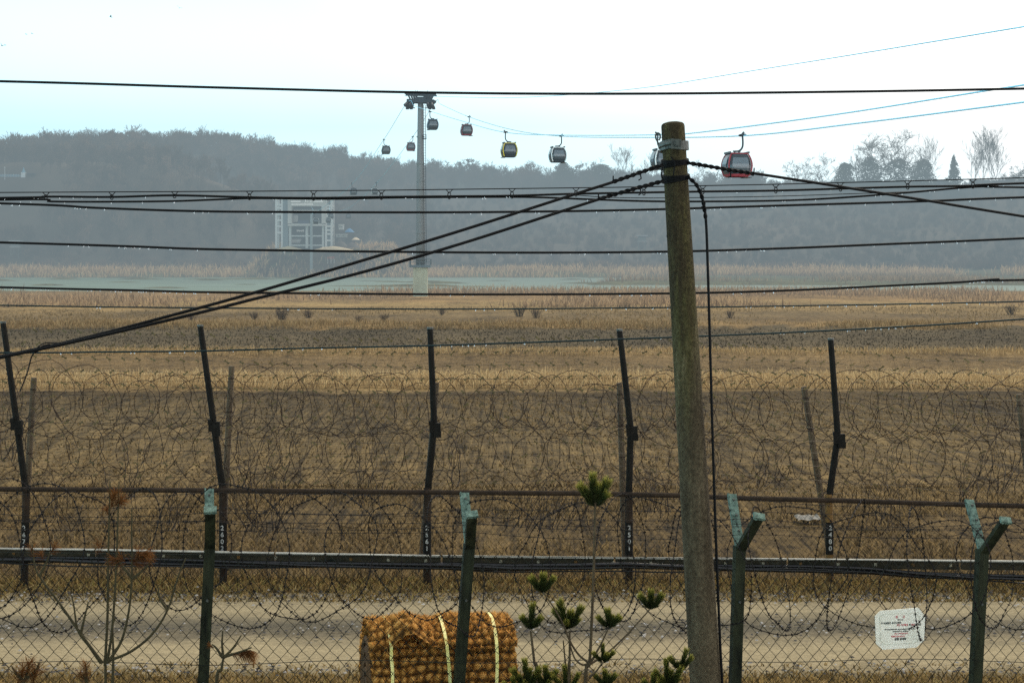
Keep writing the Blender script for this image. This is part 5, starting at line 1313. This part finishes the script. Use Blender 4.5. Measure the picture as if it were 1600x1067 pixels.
b.build('bolt_hole', M['dark_metal'], pole)  # dark discs on the shaft stand in for the shade inside holes
# two-part band clamp near the top
b = MB(); pts = []
for a in np.linspace(-1.45, 1.45, 15): pts.append(pole_pt(229 + 4 * -a / 1.45 + .0, a, .010))
for i in range(14):
    m_ = (pts[i] + pts[i + 1]) / 2
    b.beam(pts[i], pts[i + 1], .014, .052, up=axp)
b.tube([p + Vector((0, -.004, .004)) for p in pts], .016, 8); cl_ = b.build('band', M['galv'], pole)
b = MB(); pts = [pole_pt(229, a, .010) for a in np.linspace(1.7, 2 * PI - 1.7, 15)]
for i in range(14): b.beam(pts[i], pts[i + 1], .014, .052, up=axp)
b.build('band', M['galv'], pole)
for sg, py in ((-1, 234), (1, 227.5)):
    c = pole_pt(py, sg * 1.57, .035); b = MB(); b.box(c + Vector((0, -.016, 0)), (.058, .010, .056), Matrix.Rotation(sg * .05, 3, 'Y')); b.box(c + Vector((0, .016, 0)), (.058, .010, .056), Matrix.Rotation(sg * .05, 3, 'Y'))
    b.tube([c + Vector((sg * .004, -.045, 0)), c + Vector((sg * .004, .045, 0))], .012, 6); b.tube([c + Vector((sg * .004, -.036, 0)), c + Vector((sg * .004, -.024, 0))], .02, 6); b.build('clamp_lug', M['galv'], pole)
b = MB(); c = at(1028, 214, PD + .02) - pbot; b.tube([c + Vector((.014 * math.cos(a), 0, .022 * math.sin(a) - .0)) for a in np.linspace(-1.2, 4.2, 12)] + [c + Vector((.012, 0, -.06))], .005, 5); b.build('hook', M['galv'], pole)
# wires tied to the pole
def helix_wrap(path, r0, rw, pitch, strands=2, ph0=0.0):
    b = MB(); L = [0]
    for a, c in zip(path[:-1], path[1:]): L.append(L[-1] + (c - a).length)
    for s in range(strands):
        pts = []; n = int(L[-1] / .006)
        for i in range(n + 1):
            q = L[-1] * i / n; k = min(len(path) - 2, max(0, int(np.searchsorted(L, q)) - 1)); t = (q - L[k]) / max(1e-6, L[k + 1] - L[k]); p = path[k].lerp(path[k + 1], t)
            d_ = (path[k + 1] - path[k]).normalized(); x = d_.cross(Vector((0, 1, 0))).normalized(); y = d_.cross(x)
            a = 2 * PI * q / pitch + ph0 + s * 2 * PI / strands; rr__ = r0 * (1 + .25 * mn.noise(Vector((q * 9, s, 3))))
            pts.append(p + (x * math.cos(a) + y * math.sin(a)) * rr__)
        b.tube(pts, rw, 5)
    return b
def tied_wire(label, pts, r, wrap_pts, pole_py):
    o = MB(); o.tube(smooth_path(pts, 8), r, 7); o = tag(o.build('guy_wire', M['rubber'], smooth=True), label, 'wire', 'wires tied to the utility pole')
    b = helix_wrap(smooth_path(wrap_pts, 6), r * .95, r * .62, .075, 2)
    e = wrap_pts[-1]; b.tube([e, e + Vector((.0, -.01, .035))], .004, 5); m_ = wrap_pts[len(wrap_pts) // 2]; b.tube([m_, m_ + Vector((.006, -.012, -.035)), m_ + Vector((-.01, -.012, -.045))], .004, 5)
    b.build('preformed_grip', M['rubber'], o)
    b = MB()
    for k, dy in enumerate((-2.5, 2)):
        b.tube([pole_pt(pole_py + dy + 3 * math.sin(a + k), a, .006) + pbot for a in np.linspace(0, 2 * PI, 25)[:-1]], .0072, 6, closed=True)
    b.build('pole_wrap', M['rubber'], o)
    return o
A0 = [at(1036, 258, 8.93), at(1000, 270, 8.9), at(960, 284, 8.88), at(900, 303, 8.8), at(720, 360.5, 8.6), at(560, 409, 8.45), at(400, 456.5, 8.3), at(278, 490, 8.2), at(140, 526, 8.1), at(0, 557, 8.0), at(-400, 636, 7.8), at(-1500, 830, 7.2)]
tied_wire('upper of the two long black wires sloping from the utility pole down to the left', A0, .0088, [at(1036, 258, 8.92), at(1000, 270, 8.9), at(958, 284.5, 8.88)], 253)
B0 = [at(1037, 283, 8.93), at(1000, 293, 8.9), at(960, 304, 8.88), at(900, 323, 8.8), at(720, 381, 8.6), at(560, 427, 8.42), at(400, 466.5, 8.28), at(310, 489, 8.18), at(140, 528.5, 8.06), at(0, 558.5, 7.97), at(-400, 640, 7.75), at(-1500, 838, 7.1)]
tied_wire('lower of the two long black wires sloping from the utility pole down to the left', B0, .0088, [at(1037, 283, 8.92), at(1000, 293, 8.9), at(935, 311.5, 8.85)], 277)
tied_wire('black wire sloping from the utility pole down to the right edge', [at(1074, 255, 8.96), at(1110, 261, 9.0), at(1170, 270, 9.05), at(1300, 290, 9.2), at(1450, 314, 9.4), at(1600, 338.5, 9.6), at(2300, 450, 10.6)], .0088, [at(1074, 255, 8.95), at(1100, 259, 8.98), at(1140, 266, 9.02), at(1178, 272, 9.05)], 256)
tied_wire('black cable hanging straight down beside the utility pole', [at(1074, 276, 8.95), at(1088, 289, 8.93), at(1098, 312, 8.92), at(1103, 345, 8.92), at(1106, 420, 8.92), at(1110, 560, 8.93), at(1114, 700, 8.93), at(1119, 850, 8.94), at(1125, 1000, 8.95), at(1130, 1100, 8.95), at(1134, 1262, 8.95)], .0080, [at(1074, 276, 8.94), at(1088, 289, 8.92), at(1098, 312, 8.91), at(1103, 345, 8.91)], 280)
b = MB(); b.tube(smooth_path([at(78, 538, 8.03), at(66, 541, 8.02), at(60, 548, 8.02), at(50, 556, 8.02), at(42, 584, 8.02), at(31, 612, 8.02)], 6), .0036, 5); b.tube(smooth_path([at(90, 536, 8.03), at(72, 536, 8.0), at(62, 540, 8.0), at(55, 549, 8.02), at(48, 559, 8.02)], 6), .003, 5)
tag(b.build('tie_wire', M['rubber']), 'short loose tie wire dangling from the black wires at the far left', 'wire')
b = MB(); b.tube(smooth_path([pole_pt(262, -.5, .012) + pbot, pole_pt(272, -.1, .012) + pbot, pole_pt(280, .3, .014) + pbot], 6), .005, 5); b.tube(smooth_path([pole_pt(246, 1.2, .012) + pbot, pole_pt(256, 1.45, .03) + pbot, pole_pt(264, 1.4, .022) + pbot, pole_pt(275, 1.3, .012) + pbot], 6), .004, 5)
tag(b.build('tie_wire', M['rubber']), 'thin loose wire crossing the face of the utility pole between its two wrapped wires', 'wire')

# ------------------------------------------------------------------ rolled coir mat with yellow straps
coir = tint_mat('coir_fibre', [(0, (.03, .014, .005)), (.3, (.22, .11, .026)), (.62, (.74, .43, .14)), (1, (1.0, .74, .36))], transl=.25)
XL, XR = 568, 801; xc = .5 * (XL + XR); dC = fx(xc) + .50
rc = at(xc, 1090, dC); RW = (XR - XL) / F * (dC - .25); RR = .37
ztop = at(xc, 974, dC).z; zc_ = ztop - RR - .05
roll = empty('coir_roll', (rc.x, rc.y, lerp_tab(BASE, rc.y)), FANG); tag(roll, 'rolled up brown coir mat bound with three yellow straps behind the near fence', 'mat roll')
zl = zc_ - roll.location.z
def roll_surface(name, a0, a1, rad, nu_, nv_, x0, x1, lift=None, seed=0, fib=9000, cap=False):
    """knotted mat wrapped around the x axis; angle 0 faces the camera, 90 degrees is up"""
    V, T = [], []
    def S(u, v):
        x = x0 + (x1 - x0) * u; a = a0 + (a1 - a0) * v
        arc = a * rad / .060; row = math.floor(arc); cx2 = x / .056 + (.5 if row % 2 else 0) + 1.0 * mn.noise(Vector((x * 4, row * 1.7, 4)))
        kn = (.35 + .65 * abs(math.sin(PI * cx2 + .5 * mn.noise(Vector((x * 9, a * 5, 8))))) ** .8) * abs(math.sin(PI * arc + .9 * mn.noise(Vector((x * 5, a * 2, 3))))) ** .8
        h = .030 * kn + .024 * mn.noise(Vector((x * 34, a * 14, seed)))
        r = rad + h + .02 * mn.noise(Vector((x * 3, a * 2, seed + 4)))
        if lift: r += lift(x, a)
        xx = x + .010 * mn.noise(Vector((x * 8, a * 6, 2)))
        if u in (0.0, 1.0): xx += (.02 if u else -.02) * mn.noise(Vector((a * 9, u, 1)))
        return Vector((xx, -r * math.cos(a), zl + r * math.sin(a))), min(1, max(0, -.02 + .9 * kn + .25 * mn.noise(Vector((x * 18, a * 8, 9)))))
    for j in range(nv_ + 1):
        for i in range(nu_ + 1):
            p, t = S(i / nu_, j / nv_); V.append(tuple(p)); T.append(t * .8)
    n1 = nu_ + 1
    Fq = [(j * n1 + i, j * n1 + i + 1, (j + 1) * n1 + i + 1, (j + 1) * n1 + i) for j in range(nv_) for i in range(nu_)]
    o = mesh_np(name, V, Fq, coir, tint=T, parent=roll, smooth=True)
    V, T = [], []; r = random.Random(seed + 77)
    for _ in range(fib):
        u, v = r.random(), r.random(); p, t = S(u, v); a = a0 + (a1 - a0) * v
        nrm = Vector((0, -math.cos(a), math.sin(a)))
        d = (nrm * r.uniform(.3, 1) + Vector((r.gauss(0, .7), r.gauss(0, .5), r.gauss(0, .5)))).normalized() * r.uniform(.012, .040)
        s = d.cross(Vector((r.gauss(0, 1), r.gauss(0, 1), r.gauss(0, 1)))).normalized() * .0015
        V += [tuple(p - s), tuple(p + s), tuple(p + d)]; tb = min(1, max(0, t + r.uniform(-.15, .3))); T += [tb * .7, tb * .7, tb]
    f = mesh_np('fibres', V, np.arange(len(V)).reshape(-1, 3), coir, tint=T, parent=o); return o
hw = RW / 2
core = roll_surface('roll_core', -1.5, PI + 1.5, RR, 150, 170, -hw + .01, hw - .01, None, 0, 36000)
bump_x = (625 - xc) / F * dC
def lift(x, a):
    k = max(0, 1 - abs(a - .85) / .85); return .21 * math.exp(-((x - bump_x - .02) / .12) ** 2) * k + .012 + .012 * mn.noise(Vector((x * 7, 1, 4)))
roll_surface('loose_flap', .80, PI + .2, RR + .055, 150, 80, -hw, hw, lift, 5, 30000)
# thickness of the flap's edge and the spiral ends
end_m = mat('dark_coir_end', (.10, .05, .018), .95, 0, .5, 20)
for e_x in (-hw + .02, hw - .02):
    b = MB(); pts = []
    for k in range(150):
        t = k / 149; a = t * 5 * 2 * PI; r0 = .05 + (RR - .04) * t; pts.append((e_x, -r0 * math.cos(a), zl + r0 * math.sin(a)))
    b.tube(pts, .024, 6); b.build('rolled_end', end_m, roll)
for xt, xm_, xb in ((601, 603.5, 599), (686.5, 689, 691.5), (766.5, 762, 757)):
    b = MB(); vs = []; pv = None
    ang = list(np.linspace(-.9, PI + .8, 46))
    for a in ang:
        z_ = math.sin(a); px = np.interp(z_, [-.1, .45, 1.0], [xb, xm_, xt]); x = (px - xc) / F * dC
        r = RR + (.082 if a > .80 else .046 + .036 * max(0, 1 - (.80 - a) / .5)) + .012
        if a > .75: r += lift(x, a) * .6
        tw_ = .12 * math.sin(a * 3 + xt)
        for s in (-1, 1): vs.append((x + s * .0105 * math.cos(tw_), -(r + s * .006 * math.sin(tw_)) * math.cos(a), zl + (r + s * .006 * math.sin(tw_)) * math.sin(a)))
    b.add(vs, [(2 * i, 2 * i + 1, 2 * i + 3, 2 * i + 2) for i in range(len(ang) - 1)]); b.build('strap', M['strap'], roll)

# ------------------------------------------------------------------ pine saplings
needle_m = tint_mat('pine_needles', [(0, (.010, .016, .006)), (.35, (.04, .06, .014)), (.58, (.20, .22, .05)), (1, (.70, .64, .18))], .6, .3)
dead_m = tint_mat('dead_pine_needles', [(0, (.06, .026, .008)), (.5, (.20, .085, .022)), (1, (.42, .20, .06))], .8, .35)
stem_m = mat('pine_stem_bark', (.060, .042, .020), .9, 0, .4, 30)
stem_g = mat('green_brown_sapling_bark', (.040, .032, .012), .9, 0, .4, 20)
pnr = random.Random(91)
def needles(base, axis, L, ln, n, spread, V, T, droop=0.0, wd=.0022):
    axis = Vector(axis).normalized(); o = axis.orthogonal().normalized()
    for _ in range(n):
        q = pnr.random() ** .75; p = Vector(base) + axis * (L * q); ph = pnr.uniform(0, 2 * PI)
        side = Matrix.Rotation(ph, 3, axis) @ o
        sp_a = spread * (.35 + .65 * pnr.random()) * (1.2 if q < .3 else 1.0)
        d = (axis * math.cos(sp_a) + side * math.sin(sp_a)); d.z -= droop; d.normalize()
        l_ = ln * pnr.uniform(.85, 1.08); s = d.cross(Vector((pnr.gauss(0, 1), pnr.gauss(0, 1), pnr.gauss(0, 1)))).normalized() * wd * .5
        m_ = p + d * l_ * .6; e = p + d * l_ + Vector((0, 0, -droop * l_ * .3 + (0 if droop else .12 * l_)))
        V += [tuple(p - s), tuple(p + s), tuple(m_ + s * .9), tuple(m_ - s * .9), tuple(e)]
        g = min(1, max(0, (.22 + .72 * q ** 1.6) + pnr.uniform(-.15, .15))); T += [g * .15, g * .15, g * .45, g * .45, g]  # yellow-green tips; lit tops and shaded feet of tufts also put into tint
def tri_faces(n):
    i = np.arange(n)[:, None] * 5; return np.concatenate([i + np.array([0, 1, 2]), i + np.array([0, 2, 3]), i + np.array([3, 2, 4])])
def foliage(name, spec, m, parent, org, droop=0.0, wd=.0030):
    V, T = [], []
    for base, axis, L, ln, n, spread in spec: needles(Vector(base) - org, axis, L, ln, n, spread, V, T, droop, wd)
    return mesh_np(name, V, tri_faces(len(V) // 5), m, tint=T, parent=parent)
KD = 8.5; PX = KD / F
def tuft_at(px, py, size, subs, tilt=0.0):
    """several candles growing from one point; px,py is the foot of the tuft, size its height in photo pixels"""
    out = []; b0 = at(px, py, KD)
    for sx_, sy_, s in subs:
        v_ = Vector((sx_, pnr.uniform(-9, 9), sy_)); ax_ = v_.normalized(); k_ = size / 45
        out.append((b0 + ax_ * .004, ax_, max(.012, v_.length * PX * .92), .052 * k_ * pnr.uniform(.9, 1.1), int(300 * s + 6 * v_.length), .66))
    return out
CROWN = [(-20, 30, .9), (-3, 44, 1.0), (18, 33, .9), (4, 26, 1.0), (-11, 18, .9), (14, 14, .8)]
SMALL = [(-14, 15, .8), (-1, 25, .9), (14, 16, .8), (4, 12, .8)]
def sapling(name, label, stems, tufts, m=stem_m):
    o = at(*stems[0][0][:2], KD); o.z = lerp_tab(BASE, KD) - .05
    t = empty(name, o); tag(t, label, 'pine sapling', 'pine saplings before the near fence')
    for i, (p0, *rest) in enumerate(stems):
        pts = [at(p[0], p[1], KD + (p[2] if len(p) > 2 else 0)) - o for p in (p0, *rest)]
        if i == 0: pts = [Vector((0, 0, 0))] + pts
        r0 = (3.2 if i == 0 else 2.0) * PX; q = smooth_path(pts, 6); b = MB(); b.tube(q, [r0 * (1 - .5 * k / len(q)) for k in range(len(q))], 6); b.build('stem' if i == 0 else 'branch', m, t)
    for spec in tufts: foliage('needle_tuft', spec, needle_m, t, o)
    return t
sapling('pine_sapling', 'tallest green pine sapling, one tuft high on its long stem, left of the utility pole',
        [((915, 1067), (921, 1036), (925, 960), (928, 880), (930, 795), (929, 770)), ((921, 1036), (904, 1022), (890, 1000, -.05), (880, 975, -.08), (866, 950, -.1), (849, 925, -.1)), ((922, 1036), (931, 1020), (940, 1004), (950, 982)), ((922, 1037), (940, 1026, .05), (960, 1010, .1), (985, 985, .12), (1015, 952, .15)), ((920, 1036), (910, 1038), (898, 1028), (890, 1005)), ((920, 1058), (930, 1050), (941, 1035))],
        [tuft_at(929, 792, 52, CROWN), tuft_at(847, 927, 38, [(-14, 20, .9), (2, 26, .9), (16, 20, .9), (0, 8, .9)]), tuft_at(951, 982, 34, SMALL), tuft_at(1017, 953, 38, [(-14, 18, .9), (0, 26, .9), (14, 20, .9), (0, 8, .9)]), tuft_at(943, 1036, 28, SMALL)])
sapling('pine_sapling', 'green pine sapling with broad double tuft just left of the tallest one', [((889, 1067), (890, 1030), (890, 985)), ((888, 1062), (884, 1040), (880, 1000))],
        [tuft_at(887, 983, 44, [(-18, 24, .9), (-12, 40, .9), (4, 22, 1.0), (20, 30, .9), (-2, 8, .9), (12, 10, .9)])])
sapling('pine_sapling', 'green pine sapling with a tuft on its leaning thin stem beside the coir roll', [((839, 1067), (835, 1035), (831, 1000), (829, 985))], [tuft_at(830, 984, 40, [(-12, 16, .8), (2, 34, .9), (12, 16, .8), (0, 5, .9)]), tuft_at(853, 1068, 30, SMALL)])
sapling('pine_sapling', 'low green pine sapling with tufts at the bottom right of the coir roll', [((822, 1110), (822, 1090), (823, 1075))], [tuft_at(823, 1078, 36, CROWN), tuft_at(803, 1085, 30, SMALL), tuft_at(842, 1082, 32, SMALL)])
sapling('pine_sapling', 'low green pine sapling below the tallest one, only its tips in the photo', [((950, 1110), (948, 1090), (946, 1075))], [tuft_at(946, 1074, 30, SMALL), tuft_at(885, 1086, 32, CROWN)])
sapling('pine_sapling', 'green pine sapling close to the foot of the utility pole', [((1040, 1110), (1046, 1075), (1060, 1050)), ((1042, 1085), (1040, 1072))], [tuft_at(1063, 1048, 34, [(-14, 18, .8), (8, 32, .95), (16, 16, .8), (0, 6, .9)]), tuft_at(1044, 1078, 36, CROWN), tuft_at(1022, 1082, 30, SMALL)])
# nearly bare dying sapling on the left
def dead_sapling(label, stems, clusters, d=KD, m=stem_g):
    o = at(*stems[0][0][:2], d); o.z = lerp_tab(BASE, d) - .05; t = empty('dying_pine_sapling', o); tag(t, label, 'pine sapling', 'dying pine saplings before the near fence')
    for i, (w0, *pts_) in enumerate(stems):
        pass
    for i, pts_ in enumerate(stems):
        w = 3.0 if i == 0 else 2.1
        pts = [at(p[0], p[1], d + (p[2] if len(p) > 2 else 0)) - o for p in pts_]
        if i == 0: pts = [Vector((0, 0, 0))] + pts
        q = smooth_path(pts, 6); b = MB(); b.tube(q, [max(.0022, w * d / F * (1.25 - .8 * k / len(q))) for k in range(len(q))], 6); b.build('stem' if i == 0 else 'branch', m, t)
    for cl in clusters:
        spec = [(at(px, py, d), (ax, 0, az), L * d / F, ln * 1.1, int(n * 1.8), .9) for px, py, ax, az, L, ln, n in cl[1]]
        foliage('dead_needles', spec, dead_m, t, o, cl[0], .0019)
    return t
dead_sapling('tall nearly bare dying pine sapling at the left with a few brown needles', [((165, 1067), (165, 1042)), ((164, 1040), (168, 960), (169, 880), (171, 800), (172, 752)), ((167, 1036), (175, 985), (181, 900), (184, 820), (186, 752)), ((168, 1035), (190, 1000), (202, 950), (206, 900), (206, 840), (206, 794)), ((170, 1032), (205, 1017), (238, 990), (262, 952), (277, 905), (290, 872)), ((160, 1035), (130, 995), (95, 945), (65, 905), (55, 885), (50, 850)), ((158, 1036), (140, 1010), (122, 985), (116, 950), (112, 930)), ((176, 1067), (177, 1020), (176, 980), (180, 965)), ((206, 902), (192, 885), (180, 868)), ((206, 904), (222, 892), (240, 872)), ((262, 953), (250, 935), (247, 918)), ((62, 900), (72, 880), (78, 862)), ((126, 990), (132, 965), (138, 940))],
             [(.25, [(172, 796, .3, 1, 26, .055, 90), (178, 790, .8, .6, 14, .055, 60), (170, 806, -.4, 1, 10, .05, 30)]), (.55, [(206, 882, .5, .7, 22, .075, 90), (214, 872, .8, .5, 14, .075, 70), (198, 880, -.6, .6, 14, .065, 40), (188, 878, -.8, .5, 14, .06, 40)]), (.3, [(78, 866, .5, .8, 14, .05, 40), (68, 876, -.3, .8, 12, .05, 26), (52, 872, -.2, 1, 16, .05, 26), (152, 868, .2, 1, 20, .05, 26)])])
dead_sapling('small dying pine sapling with brown hanging needles right of the leftmost near fence post', [((338, 1080), (346, 1045), (349, 1027)), ((349, 1027), (347, 1005), (348, 985)), ((349, 1027), (364, 1012), (377, 992)), ((348, 1027), (338, 1012), (331, 1006)), ((350, 1026), (375, 1018), (393, 1011))],
             [(.9, [(360, 1020, .9, .1, 30, .075, 90), (372, 1017, .9, .1, 20, .07, 60)]), (.2, [(336, 1012, -.8, .4, 8, .035, 16)])])
dead_sapling('low brown dying pine sapling at the bottom left corner', [((36, 1095), (40, 1060), (45, 1040)), ((39, 1065), (25, 1050), (18, 1040)), ((41, 1060), (55, 1048), (62, 1035))], [(.1, [(28, 1072, .3, 1, 24, .09, 70), (50, 1072, .2, 1, 24, .09, 70), (44, 1050, .1, 1, 14, .06, 40)])])
dead_sapling('tiny upright brown dying pine sapling between the corner one and the tall bare one', [((139, 1100), (137, 1070), (134, 1040)), ((136, 1070), (130, 1052))], [(.0, [(138, 1078, -.1, 1, 40, .05, 80), (131, 1065, -.4, 1, 14, .05, 30)])])
